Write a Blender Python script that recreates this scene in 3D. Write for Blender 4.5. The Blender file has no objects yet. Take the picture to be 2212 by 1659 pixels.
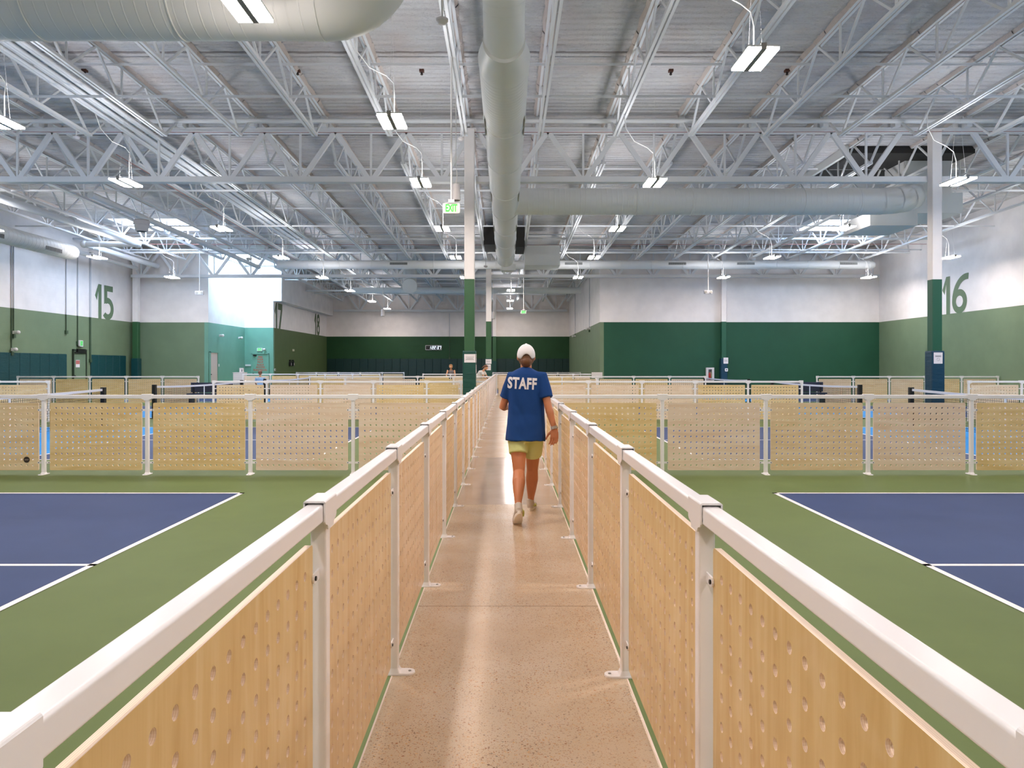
import bpy, bmesh, math, random
from mathutils import Vector, Matrix, noise
random.seed(7)
S = bpy.context.scene
C = S.collection
PI = math.pi
F_PX, VPX, VPY, CAM_H = 1594.0, 1093.5, 791.0, 1.44

# ------------------------------------------------------------------ helpers
def lin(c):
    return tuple(((v / 12.92) if v <= 0.04045 else ((v + 0.055) / 1.055) ** 2.4) for v in [x / 255 for x in c])

MATS = {}
def mat(name, rgb, rough=0.5, spec=0.5, metal=0.0, emit=None, strength=0.0, coat=0.0):
    if name in MATS: return MATS[name]
    m = bpy.data.materials.new(name); m.use_nodes = True
    b = m.node_tree.nodes['Principled BSDF']
    b.inputs['Base Color'].default_value = (*lin(rgb), 1)
    b.inputs['Roughness'].default_value = rough
    b.inputs['Specular IOR Level'].default_value = spec
    b.inputs['Metallic'].default_value = metal
    b.inputs['Coat Weight'].default_value = coat
    if emit:
        b.inputs['Emission Color'].default_value = (*emit, 1)
        b.inputs['Emission Strength'].default_value = strength
        m.cycles.emission_sampling = 'FRONT'
    MATS[name] = m
    return m

class NT:
    """small node-building helper"""
    def __init__(s, m):
        s.t = m.node_tree; s.b = s.t.nodes['Principled BSDF']; s.co = s.t.nodes.new('ShaderNodeTexCoord')
    def n(s, typ, **kw):
        o = s.t.nodes.new(typ)
        for k, v in kw.items():
            if k.startswith('i_'):
                key = k[2:].replace('_', ' ')
                o.inputs[int(key) if key.isdigit() else key].default_value = v
            else: setattr(o, k, v)
        return o
    def l(s, a, b): s.t.links.new(a, b)
    def mapping(s, scale=(1, 1, 1), src='Object', rot=(0, 0, 0)):
        m = s.n('ShaderNodeMapping'); m.inputs['Scale'].default_value = scale; m.inputs['Rotation'].default_value = rot
        s.l(s.co.outputs[src], m.inputs['Vector']); return m.outputs['Vector']
    def noise(s, vec, scale, detail=4, rough=0.55, dist=0.0):
        o = s.n('ShaderNodeTexNoise'); s.l(vec, o.inputs['Vector'])
        o.inputs['Scale'].default_value = scale; o.inputs['Detail'].default_value = detail
        o.inputs['Roughness'].default_value = rough; o.inputs['Distortion'].default_value = dist
        return o.outputs['Fac']
    def ramp(s, fac, stops):
        o = s.n('ShaderNodeValToRGB'); s.l(fac, o.inputs['Fac']); e = o.color_ramp.elements
        while len(e) < len(stops): e.new(0.5)
        for el, (p, c) in zip(e, stops): el.position = p; el.color = (*c, 1) if len(c) == 3 else c
        return o.outputs['Color']
    def mix(s, fac, a, b, mode='MIX'):
        o = s.n('ShaderNodeMix', data_type='RGBA', blend_type=mode)
        for sock, v in ((o.inputs[0], fac), (o.inputs[6], a), (o.inputs[7], b)):
            if hasattr(v, 'is_output'): s.l(v, sock)
            else: sock.default_value = v if not isinstance(v, tuple) else (*v, 1)[:4]
        return o.outputs[2]
    def math(s, op, a, b=0.0):
        o = s.n('ShaderNodeMath', operation=op)
        for sock, v in ((o.inputs[0], a), (o.inputs[1], b)):
            if hasattr(v, 'is_output'): s.l(v, sock)
            else: sock.default_value = v
        return o.outputs[0]
    def bump(s, h, strength=0.3, dist=0.01):
        o = s.n('ShaderNodeBump'); o.inputs['Strength'].default_value = strength; o.inputs['Distance'].default_value = dist
        s.l(h, o.inputs['Height']); s.l(o.outputs['Normal'], s.b.inputs['Normal'])
    def color(s, c): s.l(c, s.b.inputs['Base Color'])

class MB:
    """collects faces and links them as ONE mesh"""
    def __init__(s): s.v = []; s.f = []; s.m = []
    def face(s, pts, mi=0):
        i = len(s.v); s.v += [tuple(p) for p in pts]; s.f.append(tuple(range(i, i + len(pts)))); s.m.append(mi)
    def box(s, x0, x1, y0, y1, z0, z1, mi=0):
        i = len(s.v)
        s.v += [(x0,y0,z0),(x1,y0,z0),(x1,y1,z0),(x0,y1,z0),(x0,y0,z1),(x1,y0,z1),(x1,y1,z1),(x0,y1,z1)]
        for q in ((0,3,2,1),(4,5,6,7),(0,1,5,4),(1,2,6,5),(2,3,7,6),(3,0,4,7)):
            s.f.append(tuple(i + k for k in q)); s.m.append(mi)
    def prism(s, prof, a, b, mi=0, caps=True):
        """profile given as list of (u,v) offsets; a,b are functions mapping (u,v)->3D start/end"""
        n = len(prof); i = len(s.v)
        s.v += [tuple(a(*p)) for p in prof] + [tuple(b(*p)) for p in prof]
        for k in range(n):
            s.f.append((i + k, i + (k + 1) % n, i + n + (k + 1) % n, i + n + k)); s.m.append(mi)
        if caps:
            s.f.append(tuple(i + k for k in reversed(range(n)))); s.m.append(mi)
            s.f.append(tuple(i + n + k for k in range(n))); s.m.append(mi)
    def bar(s, p, q, w, h, mi=0, up=(0, 0, 1)):
        p, q = Vector(p), Vector(q); d = (q - p).normalized(); u = Vector(up)
        if abs(d.dot(u)) > 0.98: u = Vector((0, 1, 0))
        x = d.cross(u).normalized(); y = x.cross(d).normalized()
        prof = [(-w/2,-h/2),(w/2,-h/2),(w/2,h/2),(-w/2,h/2)]
        s.prism(prof, lambda a, b: p + x*a + y*b, lambda a, b: q + x*a + y*b, mi)
    def tube(s, pts, r, n=12, mi=0, caps=True):
        """round tube along a polyline; r a number, a list, or a list of (rx, ry)"""
        pts = [Vector(p) for p in pts]; k = len(pts)
        rr = r if isinstance(r, (list, tuple)) else [r] * k
        i = len(s.v); ref = None
        for j, p in enumerate(pts):
            d = ((pts[min(j+1, k-1)] - p).normalized() + (p - pts[max(j-1, 0)]).normalized())
            d = d.normalized() if d.length > 1e-6 else Vector((0, 0, 1))
            if ref is None: ref = Vector((1, 0, 0)) if abs(d.x) < 0.8 else Vector((0, 0, 1))
            x = (ref - d * ref.dot(d)).normalized(); y = d.cross(x); ref = x
            rx, ry = rr[j] if isinstance(rr[j], (tuple, list)) else (rr[j], rr[j])
            for a in range(n):
                t = 2 * PI * a / n
                s.v.append(tuple(p + x * (rx * math.cos(t)) + y * (ry * math.sin(t))))
        for j in range(k - 1):
            for a in range(n):
                s.f.append((i+j*n+a, i+j*n+(a+1)%n, i+(j+1)*n+(a+1)%n, i+(j+1)*n+a)); s.m.append(mi)
        if caps:
            s.f.append(tuple(i + a for a in reversed(range(n)))); s.m.append(mi)
            s.f.append(tuple(i + (k-1)*n + a for a in range(n))); s.m.append(mi)
    def lathe(s, prof, c=(0, 0, 0), n=20, mi=0):
        i = len(s.v)
        for r, z in prof:
            for a in range(n):
                t = 2*PI*a/n; s.v.append((c[0]+r*math.cos(t), c[1]+r*math.sin(t), c[2]+z))
        for j in range(len(prof)-1):
            for a in range(n):
                s.f.append((i+j*n+a, i+j*n+(a+1)%n, i+(j+1)*n+(a+1)%n, i+(j+1)*n+a)); s.m.append(mi)
        s.f.append(tuple(i+a for a in reversed(range(n)))); s.m.append(mi)
        s.f.append(tuple(i+(len(prof)-1)*n+a for a in range(n))); s.m.append(mi)
    def ball(s, c, r, n=14, mi=0):
        rx, ry, rz = r if isinstance(r, tuple) else (r, r, r)
        i = len(s.v); h = n // 2
        for j in range(1, h):
            ph = PI * j / h
            for a in range(n):
                t = 2*PI*a/n
                s.v.append((c[0]+rx*math.sin(ph)*math.cos(t), c[1]+ry*math.sin(ph)*math.sin(t), c[2]+rz*math.cos(ph)))
        for j in range(h-2):
            for a in range(n):
                s.f.append((i+j*n+a, i+(j+1)*n+a, i+(j+1)*n+(a+1)%n, i+j*n+(a+1)%n)); s.m.append(mi)
        t0 = len(s.v); s.v.append((c[0], c[1], c[2]+rz)); s.v.append((c[0], c[1], c[2]-rz))
        for a in range(n):
            s.f.append((t0, i+a, i+(a+1)%n)); s.m.append(mi)
            s.f.append((t0+1, i+(h-2)*n+(a+1)%n, i+(h-2)*n+a)); s.m.append(mi)
    def mesh(s, name, mats, smooth=None):
        me = bpy.data.meshes.new(name); me.from_pydata(s.v, [], s.f)
        for m in (mats if isinstance(mats, (list, tuple)) else [mats]): me.materials.append(m)
        me.polygons.foreach_set('material_index', s.m)
        if smooth is not None:
            me.polygons.foreach_set('use_smooth', [True] * len(s.f)); me.update()
            me.set_sharp_from_angle(angle=math.radians(smooth))
        me.update()
        return me
    def build(s, name, mats, parent=None, smooth=None, **kw):
        return link(name, s.mesh(name, mats, smooth), parent, **kw)

def link(name, data, parent=None, loc=(0, 0, 0), rot=(0, 0, 0)):
    o = bpy.data.objects.new(name, data); C.objects.link(o)
    o.location = loc; o.rotation_euler = rot
    if parent is not None: o.parent = parent
    return o
def tag(o, label=None, cat=None, group=None, kind=None):
    if label: o['label'] = label
    if cat: o['category'] = cat
    if group: o['group'] = group
    if kind: o['kind'] = kind
    return o
def thing(name, label, cat, loc=(0, 0, 0), rot=(0, 0, 0), group=None):
    return tag(link(name, None, None, loc, rot), label, cat, group)
def struct(name, mb, mats, label=None, smooth=None):
    return tag(mb.build(name, mats, None, smooth), label, None, None, 'structure')
def copy_tree(o, parent=None):
    c = o.copy(); C.objects.link(c)
    if parent is not None: c.parent = parent
    for ch in list(o.children): copy_tree(ch, c)
    return c
ORD = ('first second third fourth fifth sixth seventh eighth ninth tenth eleventh twelfth thirteenth fourteenth fifteenth sixteenth '
       'seventeenth eighteenth nineteenth twentieth').split()
ORD += ['twenty-' + w for w in ORD[:9]] + ['thirtieth'] + ['thirty-' + w for w in ORD[:9]]
def W(px, py, Y):
    """photo pixel at depth Y -> world point"""
    return Vector(((px - VPX) * Y / F_PX, Y, CAM_H - (py - VPY) * Y / F_PX))
def rrect(w, h, r, seg=4):
    """rounded rectangle profile centred on 0"""
    out = []
    for cx, cy, a0 in ((w/2-r, h/2-r, 0), (-w/2+r, h/2-r, 90), (-w/2+r, -h/2+r, 180), (w/2-r, -h/2+r, 270)):
        for k in range(seg + 1):
            a = math.radians(a0 + 90 * k / seg); out.append((cx + r*math.cos(a), cy + r*math.sin(a)))
    return out
def text_mesh(txt, size, mats, extrude=0.0, offset=0.0, spacing=1.0):
    cu = bpy.data.curves.new('lettering', 'FONT'); cu.body = txt; cu.size = size; cu.extrude = extrude; cu.offset = offset
    cu.align_x = 'CENTER'; cu.align_y = 'CENTER'; cu.space_character = spacing; cu.resolution_u = 4
    o = bpy.data.objects.new('lettering', cu); C.objects.link(o)
    dg = bpy.context.evaluated_depsgraph_get(); dg.update()
    me = bpy.data.meshes.new_from_object(o.evaluated_get(dg))
    bpy.data.objects.remove(o); bpy.data.curves.remove(cu)
    me.materials.clear()
    me.materials.append(mats)
    return me

# ------------------------------------------------------------------ materials
LAMP = (1.0, 0.88, 0.81)
white_steel = mat('white_powder_coat', (247, 243, 245), 0.24, 0.5)
roof_white = mat('roof_white_paint', (230, 231, 233), 0.5, 0.4)
duct_white = mat('duct_white_paint', (236, 237, 236), 0.42, 0.45)
black = mat('black_plastic', (14, 14, 14), 0.4)
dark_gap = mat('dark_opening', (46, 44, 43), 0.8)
grille_dark = mat('grille_slots', (78, 80, 82), 0.6)
paper = mat('white_paper', (236, 228, 230), 0.7)
grey_ink = mat('grey_ink', (150, 146, 150), 0.8)
red_paint = mat('red_lettering', (196, 62, 46), 0.5)
cable_white = mat('white_cable', (225, 222, 220), 0.5)
cable_red = mat('red_cable', (164, 104, 98), 0.5)
emit_lamp = mat('lamp_lens', (255, 250, 245), 0.4, emit=LAMP, strength=112.0)
emit_fill = mat('lamp_uplight_lens', (255, 255, 255), 0.4, emit=(0.96, 0.96, 1.0), strength=48.0)  # added upward glow that brightens the roof deck, not a known lamp part
emit_side = mat('lamp_lens_edge', (255, 250, 245), 0.4, emit=LAMP, strength=58.0)
sky_lens = mat('skylight_lens', (255, 255, 255), 0.4, emit=(0.55, 0.72, 1.0), strength=15.0)

# white upper wall / painted bands
def wall_paint(name, rgb, rough=0.55, blocks=False):
    m = mat(name, rgb, rough, 0.3); t = NT(m)
    v = t.mapping((1, 1, 1))
    f = t.noise(v, 1.3, 3)
    c = lin(rgb)
    t.color(t.ramp(f, [(0.3, tuple(x*0.94 for x in c)), (0.7, tuple(x*1.05 for x in c))]))
    if blocks:
        b = t.n('ShaderNodeTexBrick'); s = t.n('ShaderNodeSeparateXYZ'); t.l(t.co.outputs['Object'], s.inputs[0])
        cb = t.n('ShaderNodeCombineXYZ'); t.l(s.outputs[1 if blocks == 'y' else 0], cb.inputs[0]); t.l(s.outputs[2], cb.inputs[1])
        t.l(cb.outputs[0], b.inputs['Vector']); b.inputs['Scale'].default_value = 1.0
        b.inputs['Brick Width'].default_value = 0.41; b.inputs['Row Height'].default_value = 0.205; b.inputs['Mortar Size'].default_value = 0.006
        inv = t.math('SUBTRACT', 1.0, b.outputs['Fac']); t.bump(inv, 0.35, 0.006)
    else:
        t.bump(t.noise(v, 60, 2), 0.06, 0.004)
    return m
wall_white = wall_paint('wall_white', (243, 237, 234))
wall_white_block = wall_paint('wall_white_block', (243, 237, 234), 0.5, 'y')
wall_sage_block = wall_paint('wall_sage_block', (116, 133, 104), 0.5, 'y')
wall_sage = wall_paint('wall_sage', (112, 132, 106))
wall_sage_daylit = wall_paint('wall_sage_blue_daylight', (112, 160, 142))  # alcove sage turned paler and bluer: skylight daylight put into the colour
wall_sage_hall = wall_paint('wall_moss', (84, 104, 66))
wall_olive = wall_paint('wall_olive', (118, 136, 108))
wall_dark = wall_paint('wall_dark_green', (38, 84, 62))
wall_dark_block = wall_paint('wall_dark_block', (34, 74, 42), 0.45, 'x')
wall_white_far = wall_paint('wall_white_far', (240, 232, 228), 0.5, 'x')
digit_green = mat('number_green', (98, 122, 92), 0.55)
digit_moss = mat('number_moss', (76, 96, 64), 0.55)

def vinyl(name, rgb):
    m = mat(name, rgb, 0.38, 0.45); t = NT(m)
    v = t.mapping((1.2, 1.2, 5)); t.bump(t.noise(v, 3.0, 2), 0.35, 0.03); return m
pad_teal = vinyl('pad_teal_vinyl', (14, 66, 70))
pad_green = vinyl('pad_green_vinyl', (22, 74, 66))
pad_blue = vinyl('pad_blue_vinyl', (14, 60, 84))
col_green = mat('column_green', (48, 92, 58), 0.4)
col_green2 = mat('column_green_dark', (32, 88, 66), 0.4)

# sprayed foam on corrugated deck
def foam():
    m = mat('roof_foam', (196, 194, 194), 0.9, 0.1); t = NT(m)
    v = t.mapping((1, 1, 1))
    w = t.n('ShaderNodeTexWave', wave_type='BANDS', bands_direction='Y'); t.l(v, w.inputs['Vector'])
    w.inputs['Scale'].default_value = 1.45; w.inputs['Distortion'].default_value = 1.2; w.inputs['Detail'].default_value = 3; w.inputs['Detail Scale'].default_value = 2.2
    fine = t.noise(v, 22, 4, 0.65)
    big = t.noise(t.mapping((0.35, 0.9, 1)), 1.2, 3)
    h = t.math('ADD', t.math('MULTIPLY', w.outputs['Fac'], 0.7), t.math('MULTIPLY', fine, 0.75))
    t.bump(h, 1.0, 0.075)
    base = t.ramp(big, [(0.3, lin((206, 203, 204))), (0.55, lin((222, 221, 222))), (0.75, lin((228, 224, 222)))])
    fleck = t.noise(t.mapping((1.0, 2.6, 1)), 9, 5, 0.75)
    base = t.mix(t.ramp(fleck, [(0.56, (0, 0, 0)), (0.74, (0.55, 0.55, 0.55))]), base, lin((136, 124, 118)))
    base = t.mix(t.ramp(t.noise(v, 0.7, 2), [(0.5, (0, 0, 0)), (0.75, (0.35, 0.35, 0.35))]), base, lin((212, 188, 176)))
    # brown scorch lines across the deck at the sheet laps
    s = t.n('ShaderNodeSeparateXYZ'); t.l(t.co.outputs['Object'], s.inputs[0])
    wob = t.math('ADD', s.outputs[1], t.math('MULTIPLY', t.math('SUBTRACT', t.noise(v, 3.0, 3), 0.5), 0.10))
    seam = t.math('PINGPONG', t.math('SUBTRACT', wob, 15.35), 4.6)
    line = t.math('LESS_THAN', seam, 0.05)
    base = t.mix(t.math('MULTIPLY', line, 0.6), base, lin((96, 78, 70)))
    girder_shade = t.math('LESS_THAN', t.math('ABSOLUTE', t.math('SUBTRACT', wob, 20.35)), 0.13)  # shadow above the girder's top chord, painted dark into the foam
    t.color(t.mix(t.math('MULTIPLY', girder_shade, 0.85), base, lin((40, 36, 36))))
    return m
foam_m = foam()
foam_pink = mat('foam_overspray', (218, 206, 200), 0.9, 0.1)
_t = NT(foam_pink); _t.bump(_t.noise(_t.mapping((1, 1, 1)), 24, 4, 0.65), 0.9, 0.05)

# plywood, grain along local x or local z
def plywood(name, along_z):
    m = mat(name, (214, 170, 112), 0.26, 0.5); t = NT(m)
    oi = t.n('ShaderNodeObjectInfo')
    off = t.n('ShaderNodeVectorMath', operation='ADD'); t.l(t.co.outputs['Object'], off.inputs[0])
    cb = t.n('ShaderNodeCombineXYZ'); r10 = t.math('MULTIPLY', oi.outputs['Random'], 37.0)
    for k in range(3): t.l(r10, cb.inputs[k])
    t.l(cb.outputs[0], off.inputs[1])
    mp = t.n('ShaderNodeMapping'); t.l(off.outputs[0], mp.inputs['Vector'])
    mp.inputs['Scale'].default_value = (7.0, 1, 0.55) if along_z else (0.7, 1, 5.5)
    g1 = t.noise(mp.outputs[0], 2.2, 4, 0.55, 1.0)
    mp2 = t.n('ShaderNodeMapping'); t.l(off.outputs[0], mp2.inputs['Vector'])
    mp2.inputs['Scale'].default_value = (60.0, 1, 1.2) if along_z else (1.4, 1, 46)
    g2 = t.noise(mp2.outputs[0], 3.0, 3, 0.6, 0.4)
    cloud = t.noise(off.outputs[0], 3.2, 3, 0.5, 0.6)
    if along_z:
        wc, pc = ((212, 176, 112), (224, 192, 132), (232, 206, 152)), ((222, 188, 150), (232, 202, 168), (238, 213, 186))
    else:
        wc, pc = ((226, 194, 134), (238, 210, 156), (244, 222, 178)), ((234, 206, 178), (242, 220, 198), (247, 230, 214))
    warm = t.ramp(g1, [(p, lin(c)) for p, c in zip((0.28, 0.5, 0.72), wc)])
    pale = t.ramp(g1, [(p, lin(c)) for p, c in zip((0.28, 0.5, 0.72), pc)])
    pick = t.ramp(oi.outputs['Random'], [(0.25, (0, 0, 0)), (0.75, (1, 1, 1))])
    base = t.mix(pick, warm, pale)
    base = t.mix(t.math('MULTIPLY', g2, 0.22 if along_z else 0.12), base, lin((206, 158, 98)))
    knots = t.ramp(cloud, [(0.60, (0, 0, 0)), (0.78, (0.35, 0.35, 0.35))])
    t.color(t.mix(knots, base, lin((244, 220, 180))))
    return m
ply_z = plywood('plywood_vertical_grain', True)
ply_x = plywood('plywood_cross_grain', False)
def ply_edge_m():
    m = mat('plywood_edge', (240, 208, 182), 0.4); t = NT(m)
    s = t.n('ShaderNodeSeparateXYZ'); t.l(t.co.outputs['Object'], s.inputs[0])
    w = t.math('SINE', t.math('MULTIPLY', s.outputs[1], 1700.0))
    t.color(t.mix(t.math('MULTIPLY', t.math('GREATER_THAN', w, 0.3), 0.55), lin((248, 224, 202)), lin((226, 188, 154))))
    return m
ply_edge = ply_edge_m()

# acrylic courts
def court(name, rgb, rough=0.62):
    m = mat(name, rgb, rough, 0.14); t = NT(m); c = lin(rgb); v = t.mapping((1, 1, 1))
    f = t.noise(v, 0.8, 5, 0.6)
    streak = t.noise(t.mapping((0.6, 9, 1), rot=(0, 0, 0.12)), 1.6, 4, 0.7)
    a = t.ramp(f, [(0.3, tuple(x*0.92 for x in c)), (0.7, tuple(x*1.08 for x in c))])
    sc = t.ramp(streak, [(0.66, (0, 0, 0)), (0.82, (0.18, 0.18, 0.18))])
    t.color(t.mix(sc, a, tuple(min(1, x*1.5 + 0.03) for x in c)))
    t.bump(t.noise(v, 260, 2), 0.12, 0.002); return m
court_green = court('court_green', (103, 118, 72))
court_blue = court('court_blue', (58, 74, 114))
court_sky = court('court_light_blue', (30, 134, 206))
line_white = mat('court_line_white', (242, 236, 236), 0.5)

# polished concrete with exposed aggregate
def concrete():
    m = mat('polished_concrete', (206, 178, 150), 0.2, 0.5); t = NT(m); v = t.mapping((1, 1, 1))
    s = t.n('ShaderNodeSeparateXYZ'); t.l(t.co.outputs['Object'], s.inputs[0]); y = s.outputs[1]
    blotch = t.noise(v, 2.2, 4, 0.6)
    tan = t.ramp(blotch, [(0.25, lin((200, 178, 152))), (0.5, lin((210, 190, 164))), (0.75, lin((220, 204, 184)))])
    grey = t.ramp(blotch, [(0.25, lin((178, 160, 144))), (0.75, lin((198, 180, 164)))])
    slab2 = t.math('MULTIPLY', t.math('GREATER_THAN', y, 7.69), t.math('LESS_THAN', y, 11.65))
    base = t.mix(t.math('MULTIPLY', slab2, 0.85), tan, grey)
    sand = t.noise(v, 300, 3, 0.7)
    base = t.mix(t.ramp(sand, [(0.4, (0.26, 0.26, 0.26)), (0.62, (0, 0, 0))]), base, lin((172, 132, 104)))
    def stones(scale, dmax, lo, base, keep):
        vo = t.n('ShaderNodeTexVoronoi'); t.l(t.noise_vec, vo.inputs['Vector']); vo.inputs['Scale'].default_value = scale
        rc = t.n('ShaderNodeSeparateColor'); t.l(vo.outputs['Color'], rc.inputs[0])
        lim = t.math('MULTIPLY', t.math('SUBTRACT', rc.outputs[0], lo), dmax)
        msk = t.math('LESS_THAN', vo.outputs['Distance'], lim)
        col = t.ramp(rc.outputs[1], [(0.0, lin((94, 76, 66))), (0.22, lin((150, 96, 62))), (0.45, lin((176, 118, 78))),
                                     (0.62, lin((206, 158, 96))), (0.8, lin((224, 190, 158))), (0.93, lin((120, 108, 100)))])
        return t.mix(t.math('MULTIPLY', msk, keep), base, col)
    wv = t.n('ShaderNodeVectorMath', operation='ADD'); nz = t.n('ShaderNodeTexNoise'); t.l(v, nz.inputs['Vector']); nz.inputs['Scale'].default_value = 70; nz.inputs['Detail'].default_value = 0.0
    sc = t.n('ShaderNodeVectorMath', operation='SCALE'); t.l(nz.outputs['Color'], sc.inputs[0]); sc.inputs['Scale'].default_value = 0.004
    t.l(v, wv.inputs[0]); t.l(sc.outputs[0], wv.inputs[1]); t.noise_vec = wv.outputs[0]
    dense = t.ramp(t.noise(v, 1.4, 3), [(0.3, (0.35, 0.35, 0.35)), (0.65, (0.95, 0.95, 0.95))])
    keep1 = t.math('MULTIPLY', dense, t.math('SUBTRACT', 1.0, t.math('MULTIPLY', slab2, 0.8)))
    base = stones(170, 0.75, 0.22, base, t.math('MULTIPLY', keep1, 0.7))
    base = stones(95, 0.70, 0.36, base, t.math('MULTIPLY', keep1, 0.85))
    base = stones(48, 0.62, 0.56, base, keep1)
    for yj in (4.43, 7.69, 11.65, 15.6, 19.6, 23.6, 27.6, 31.6, 35.6):
        ln = t.math('LESS_THAN', t.math('ABSOLUTE', t.math('SUBTRACT', y, yj)), 0.004)
        base = t.mix(t.math('MULTIPLY', ln, 0.75), base, lin((96, 74, 58)))
    t.color(base)
    rg = t.math('SUBTRACT', 0.25, t.math('MULTIPLY', slab2, 0.10))
    t.l(rg, t.b.inputs['Roughness'])
    return m
concrete_m = concrete()

# ------------------------------------------------------------------ setting: floor, walls, ceiling
XL, XR = -18.9, 18.8
Y_FRONT, Y_WING, Y_ALC, Y_FAR = -6.0, 37.2, 42.6, 55.3
GREEN_H = 3.66
def deck(y): return 7.88 - 0.024 * (y - 19.1)

b = MB(); b.box(-0.528, 0.554, Y_FRONT, Y_FAR, -0.1, 0.0)
struct('floor', b, concrete_m, 'polished concrete aisle floor with exposed aggregate between the two long fences')
b = MB()
for x0, x1 in ((-0.535, -0.528), (0.554, 0.561)): b.box(x0, x1, Y_FRONT, Y_WING, -0.1, 0.0005)
struct('trim_1', b, mat('edge_white', (226, 204, 190), 0.5), 'thin pale edge where the concrete aisle meets the courts')
b = MB(); b.box(XL, -0.535, Y_FRONT, Y_FAR, -0.1, 0.0)
struct('floor_left', b, court_green, 'green acrylic court surround left of the aisle')
b = MB(); b.box(0.561, XR, Y_FRONT, Y_FAR, -0.1, 0.0)
struct('floor_right', b, court_green, 'green acrylic court surround right of the aisle')

def court_paint(name, x0, x1, y0, y1, label):
    b = MB(); lw = 0.051; xn = (x0 + x1) / 2; k = 2.134; z1, z2 = 0.0015, 0.003
    b.face([(x0,y0,z1),(x1,y0,z1),(x1,y1,z1),(x0,y1,z1)], 0)
    b.face([(xn-k,y0,z1+.0007),(xn+k,y0,z1+.0007),(xn+k,y1,z1+.0007),(xn-k,y1,z1+.0007)], 1)
    def q(a, c, d, e): b.face([(a,d,z2),(c,d,z2),(c,e,z2),(a,e,z2)], 2)
    q(x0, x1, y0, y0+lw); q(x0, x1, y1-lw, y1); q(x0, x0+lw, y0, y1); q(x1-lw, x1, y0, y1)
    q(xn-k-lw, xn-k, y0, y1); q(xn+k, xn+k+lw, y0, y1)
    ym = (y0+y1)/2
    q(x0, xn-k, ym-lw/2, ym+lw/2); q(xn+k, x1, ym-lw/2, ym+lw/2)
    struct(name, b, [court_blue, court_sky, line_white], label)
COURT_Y = [(2.29, 8.385), (11.33, 17.43), (20.6, 26.7), (29.9, 36.0)]
for i, (y0, y1) in enumerate(COURT_Y):
    w = ('nearest', 'second', 'third', 'fourth')[i]
    court_paint('court_floor', -16.38, -2.97, y0, y1, f'blue court with white lines, {w} one left of the aisle')
    court_paint('court_floor', 3.02, 16.43, y0, y1, f'blue court with white lines, {w} one right of the aisle')
court_paint('court_floor', -12.0, 1.4, 39.0, 45.1, 'blue court in the far hall, nearer of two')
court_paint('court_floor', -12.0, 1.4, 48.0, 54.1, 'blue court in the far hall, against the far wall')

def wall(name, mats, label, x0=None, x1=None, y0=None, y1=None, x=None, y=None, side=1, zsplit=GREEN_H, top=8.8, z0=0.0):
    """a 0.2 m thick wall, painted in two bands; side: which way the thickness goes"""
    b = MB()
    for a, c, mi in ((z0, zsplit, 0), (zsplit, top, 1)):
        if x is not None: b.box(min(x, x+0.2*side), max(x, x+0.2*side), y0, y1, a, c, mi)
        else: b.box(x0, x1, min(y, y+0.2*side), max(y, y+0.2*side), a, c, mi)
    return struct(name, b, mats, label)
wall('wall_left', [wall_sage_block, wall_white_block], 'left block wall, sage green below and white above', x=XL, y0=Y_FRONT, y1=Y_WING+0.4, side=-1)
wall('wall_right', [wall_olive, wall_white], 'right wall, olive green below and white above', x=XR, y0=Y_FRONT, y1=Y_WING+0.2, side=1)
wall('wall_rear_right', [wall_dark, wall_white], 'dark green and white wall behind the right courts', x0=4.92, x1=XR, y=Y_WING, side=1)
wall('wall_rear_left', [wall_sage, wall_white], 'sage green and white wall behind the left courts', x0=XL, x1=-15.3, y=Y_WING+0.2, side=1)
wall('wall_alcove_side', [wall_sage_daylit, wall_white], 'side wall of the skylit alcove', x=-15.1, y0=Y_WING+0.2, y1=Y_ALC, side=-1)
b = MB()
b.box(-15.1, -13.45, Y_ALC, Y_ALC+0.2, 0, GREEN_H, 0); b.box(-15.1, -13.45, Y_ALC, Y_ALC+0.2, GREEN_H, 5.2, 1); b.box(-15.1, -12.97, Y_ALC, Y_ALC+0.2, 5.2, 8.8, 1)
struct('wall_alcove_rear', b, [wall_sage_daylit, wall_white], 'rear wall of the skylit alcove')
b = MB()
b.box(-13.65, -13.45, Y_ALC+.2, Y_FAR, 0, GREEN_H, 0); b.box(-13.65, -13.45, Y_ALC+.2, Y_FAR, GREEN_H, 5.2, 1); b.box(-13.65, -12.97, Y_ALC+.2, Y_FAR, 5.2, 8.8, 1)
struct('wall_hall_left', b, [wall_sage_hall, wall_white], 'left wall of the far hall with an overhanging upper part')
wall('wall_far', [wall_dark_block, wall_white_far], 'far wall, dark green block below and white above', x0=-13.6, x1=4.75, y=Y_FAR, side=1)
wall('wall_hall_right', [wall_olive, wall_white], 'right wall of the far hall', x=4.72, y0=Y_WING, y1=Y_FAR, side=1)
wall('wall_front', [wall_sage, wall_white], 'wall behind the viewer', x0=XL, x1=XR, y=Y_FRONT, side=-1)
b = MB(); xs = (XL-0.2, XR+0.2)
b.v = [(xs[0], Y_FRONT-.2, deck(Y_FRONT)), (xs[1], Y_FRONT-.2, deck(Y_FRONT)), (xs[1], Y_FAR+.2, deck(Y_FAR)), (xs[0], Y_FAR+.2, deck(Y_FAR))]
b.v += [(x, y, z + 0.3) for x, y, z in b.v]
b.f = [(0,1,2,3),(7,6,5,4),(0,4,5,1),(1,5,6,2),(2,6,7,3),(3,7,4,0)]; b.m = [0]*6
struct('ceiling', b, foam_m, 'corrugated roof deck sprayed with pale grey foam')

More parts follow.
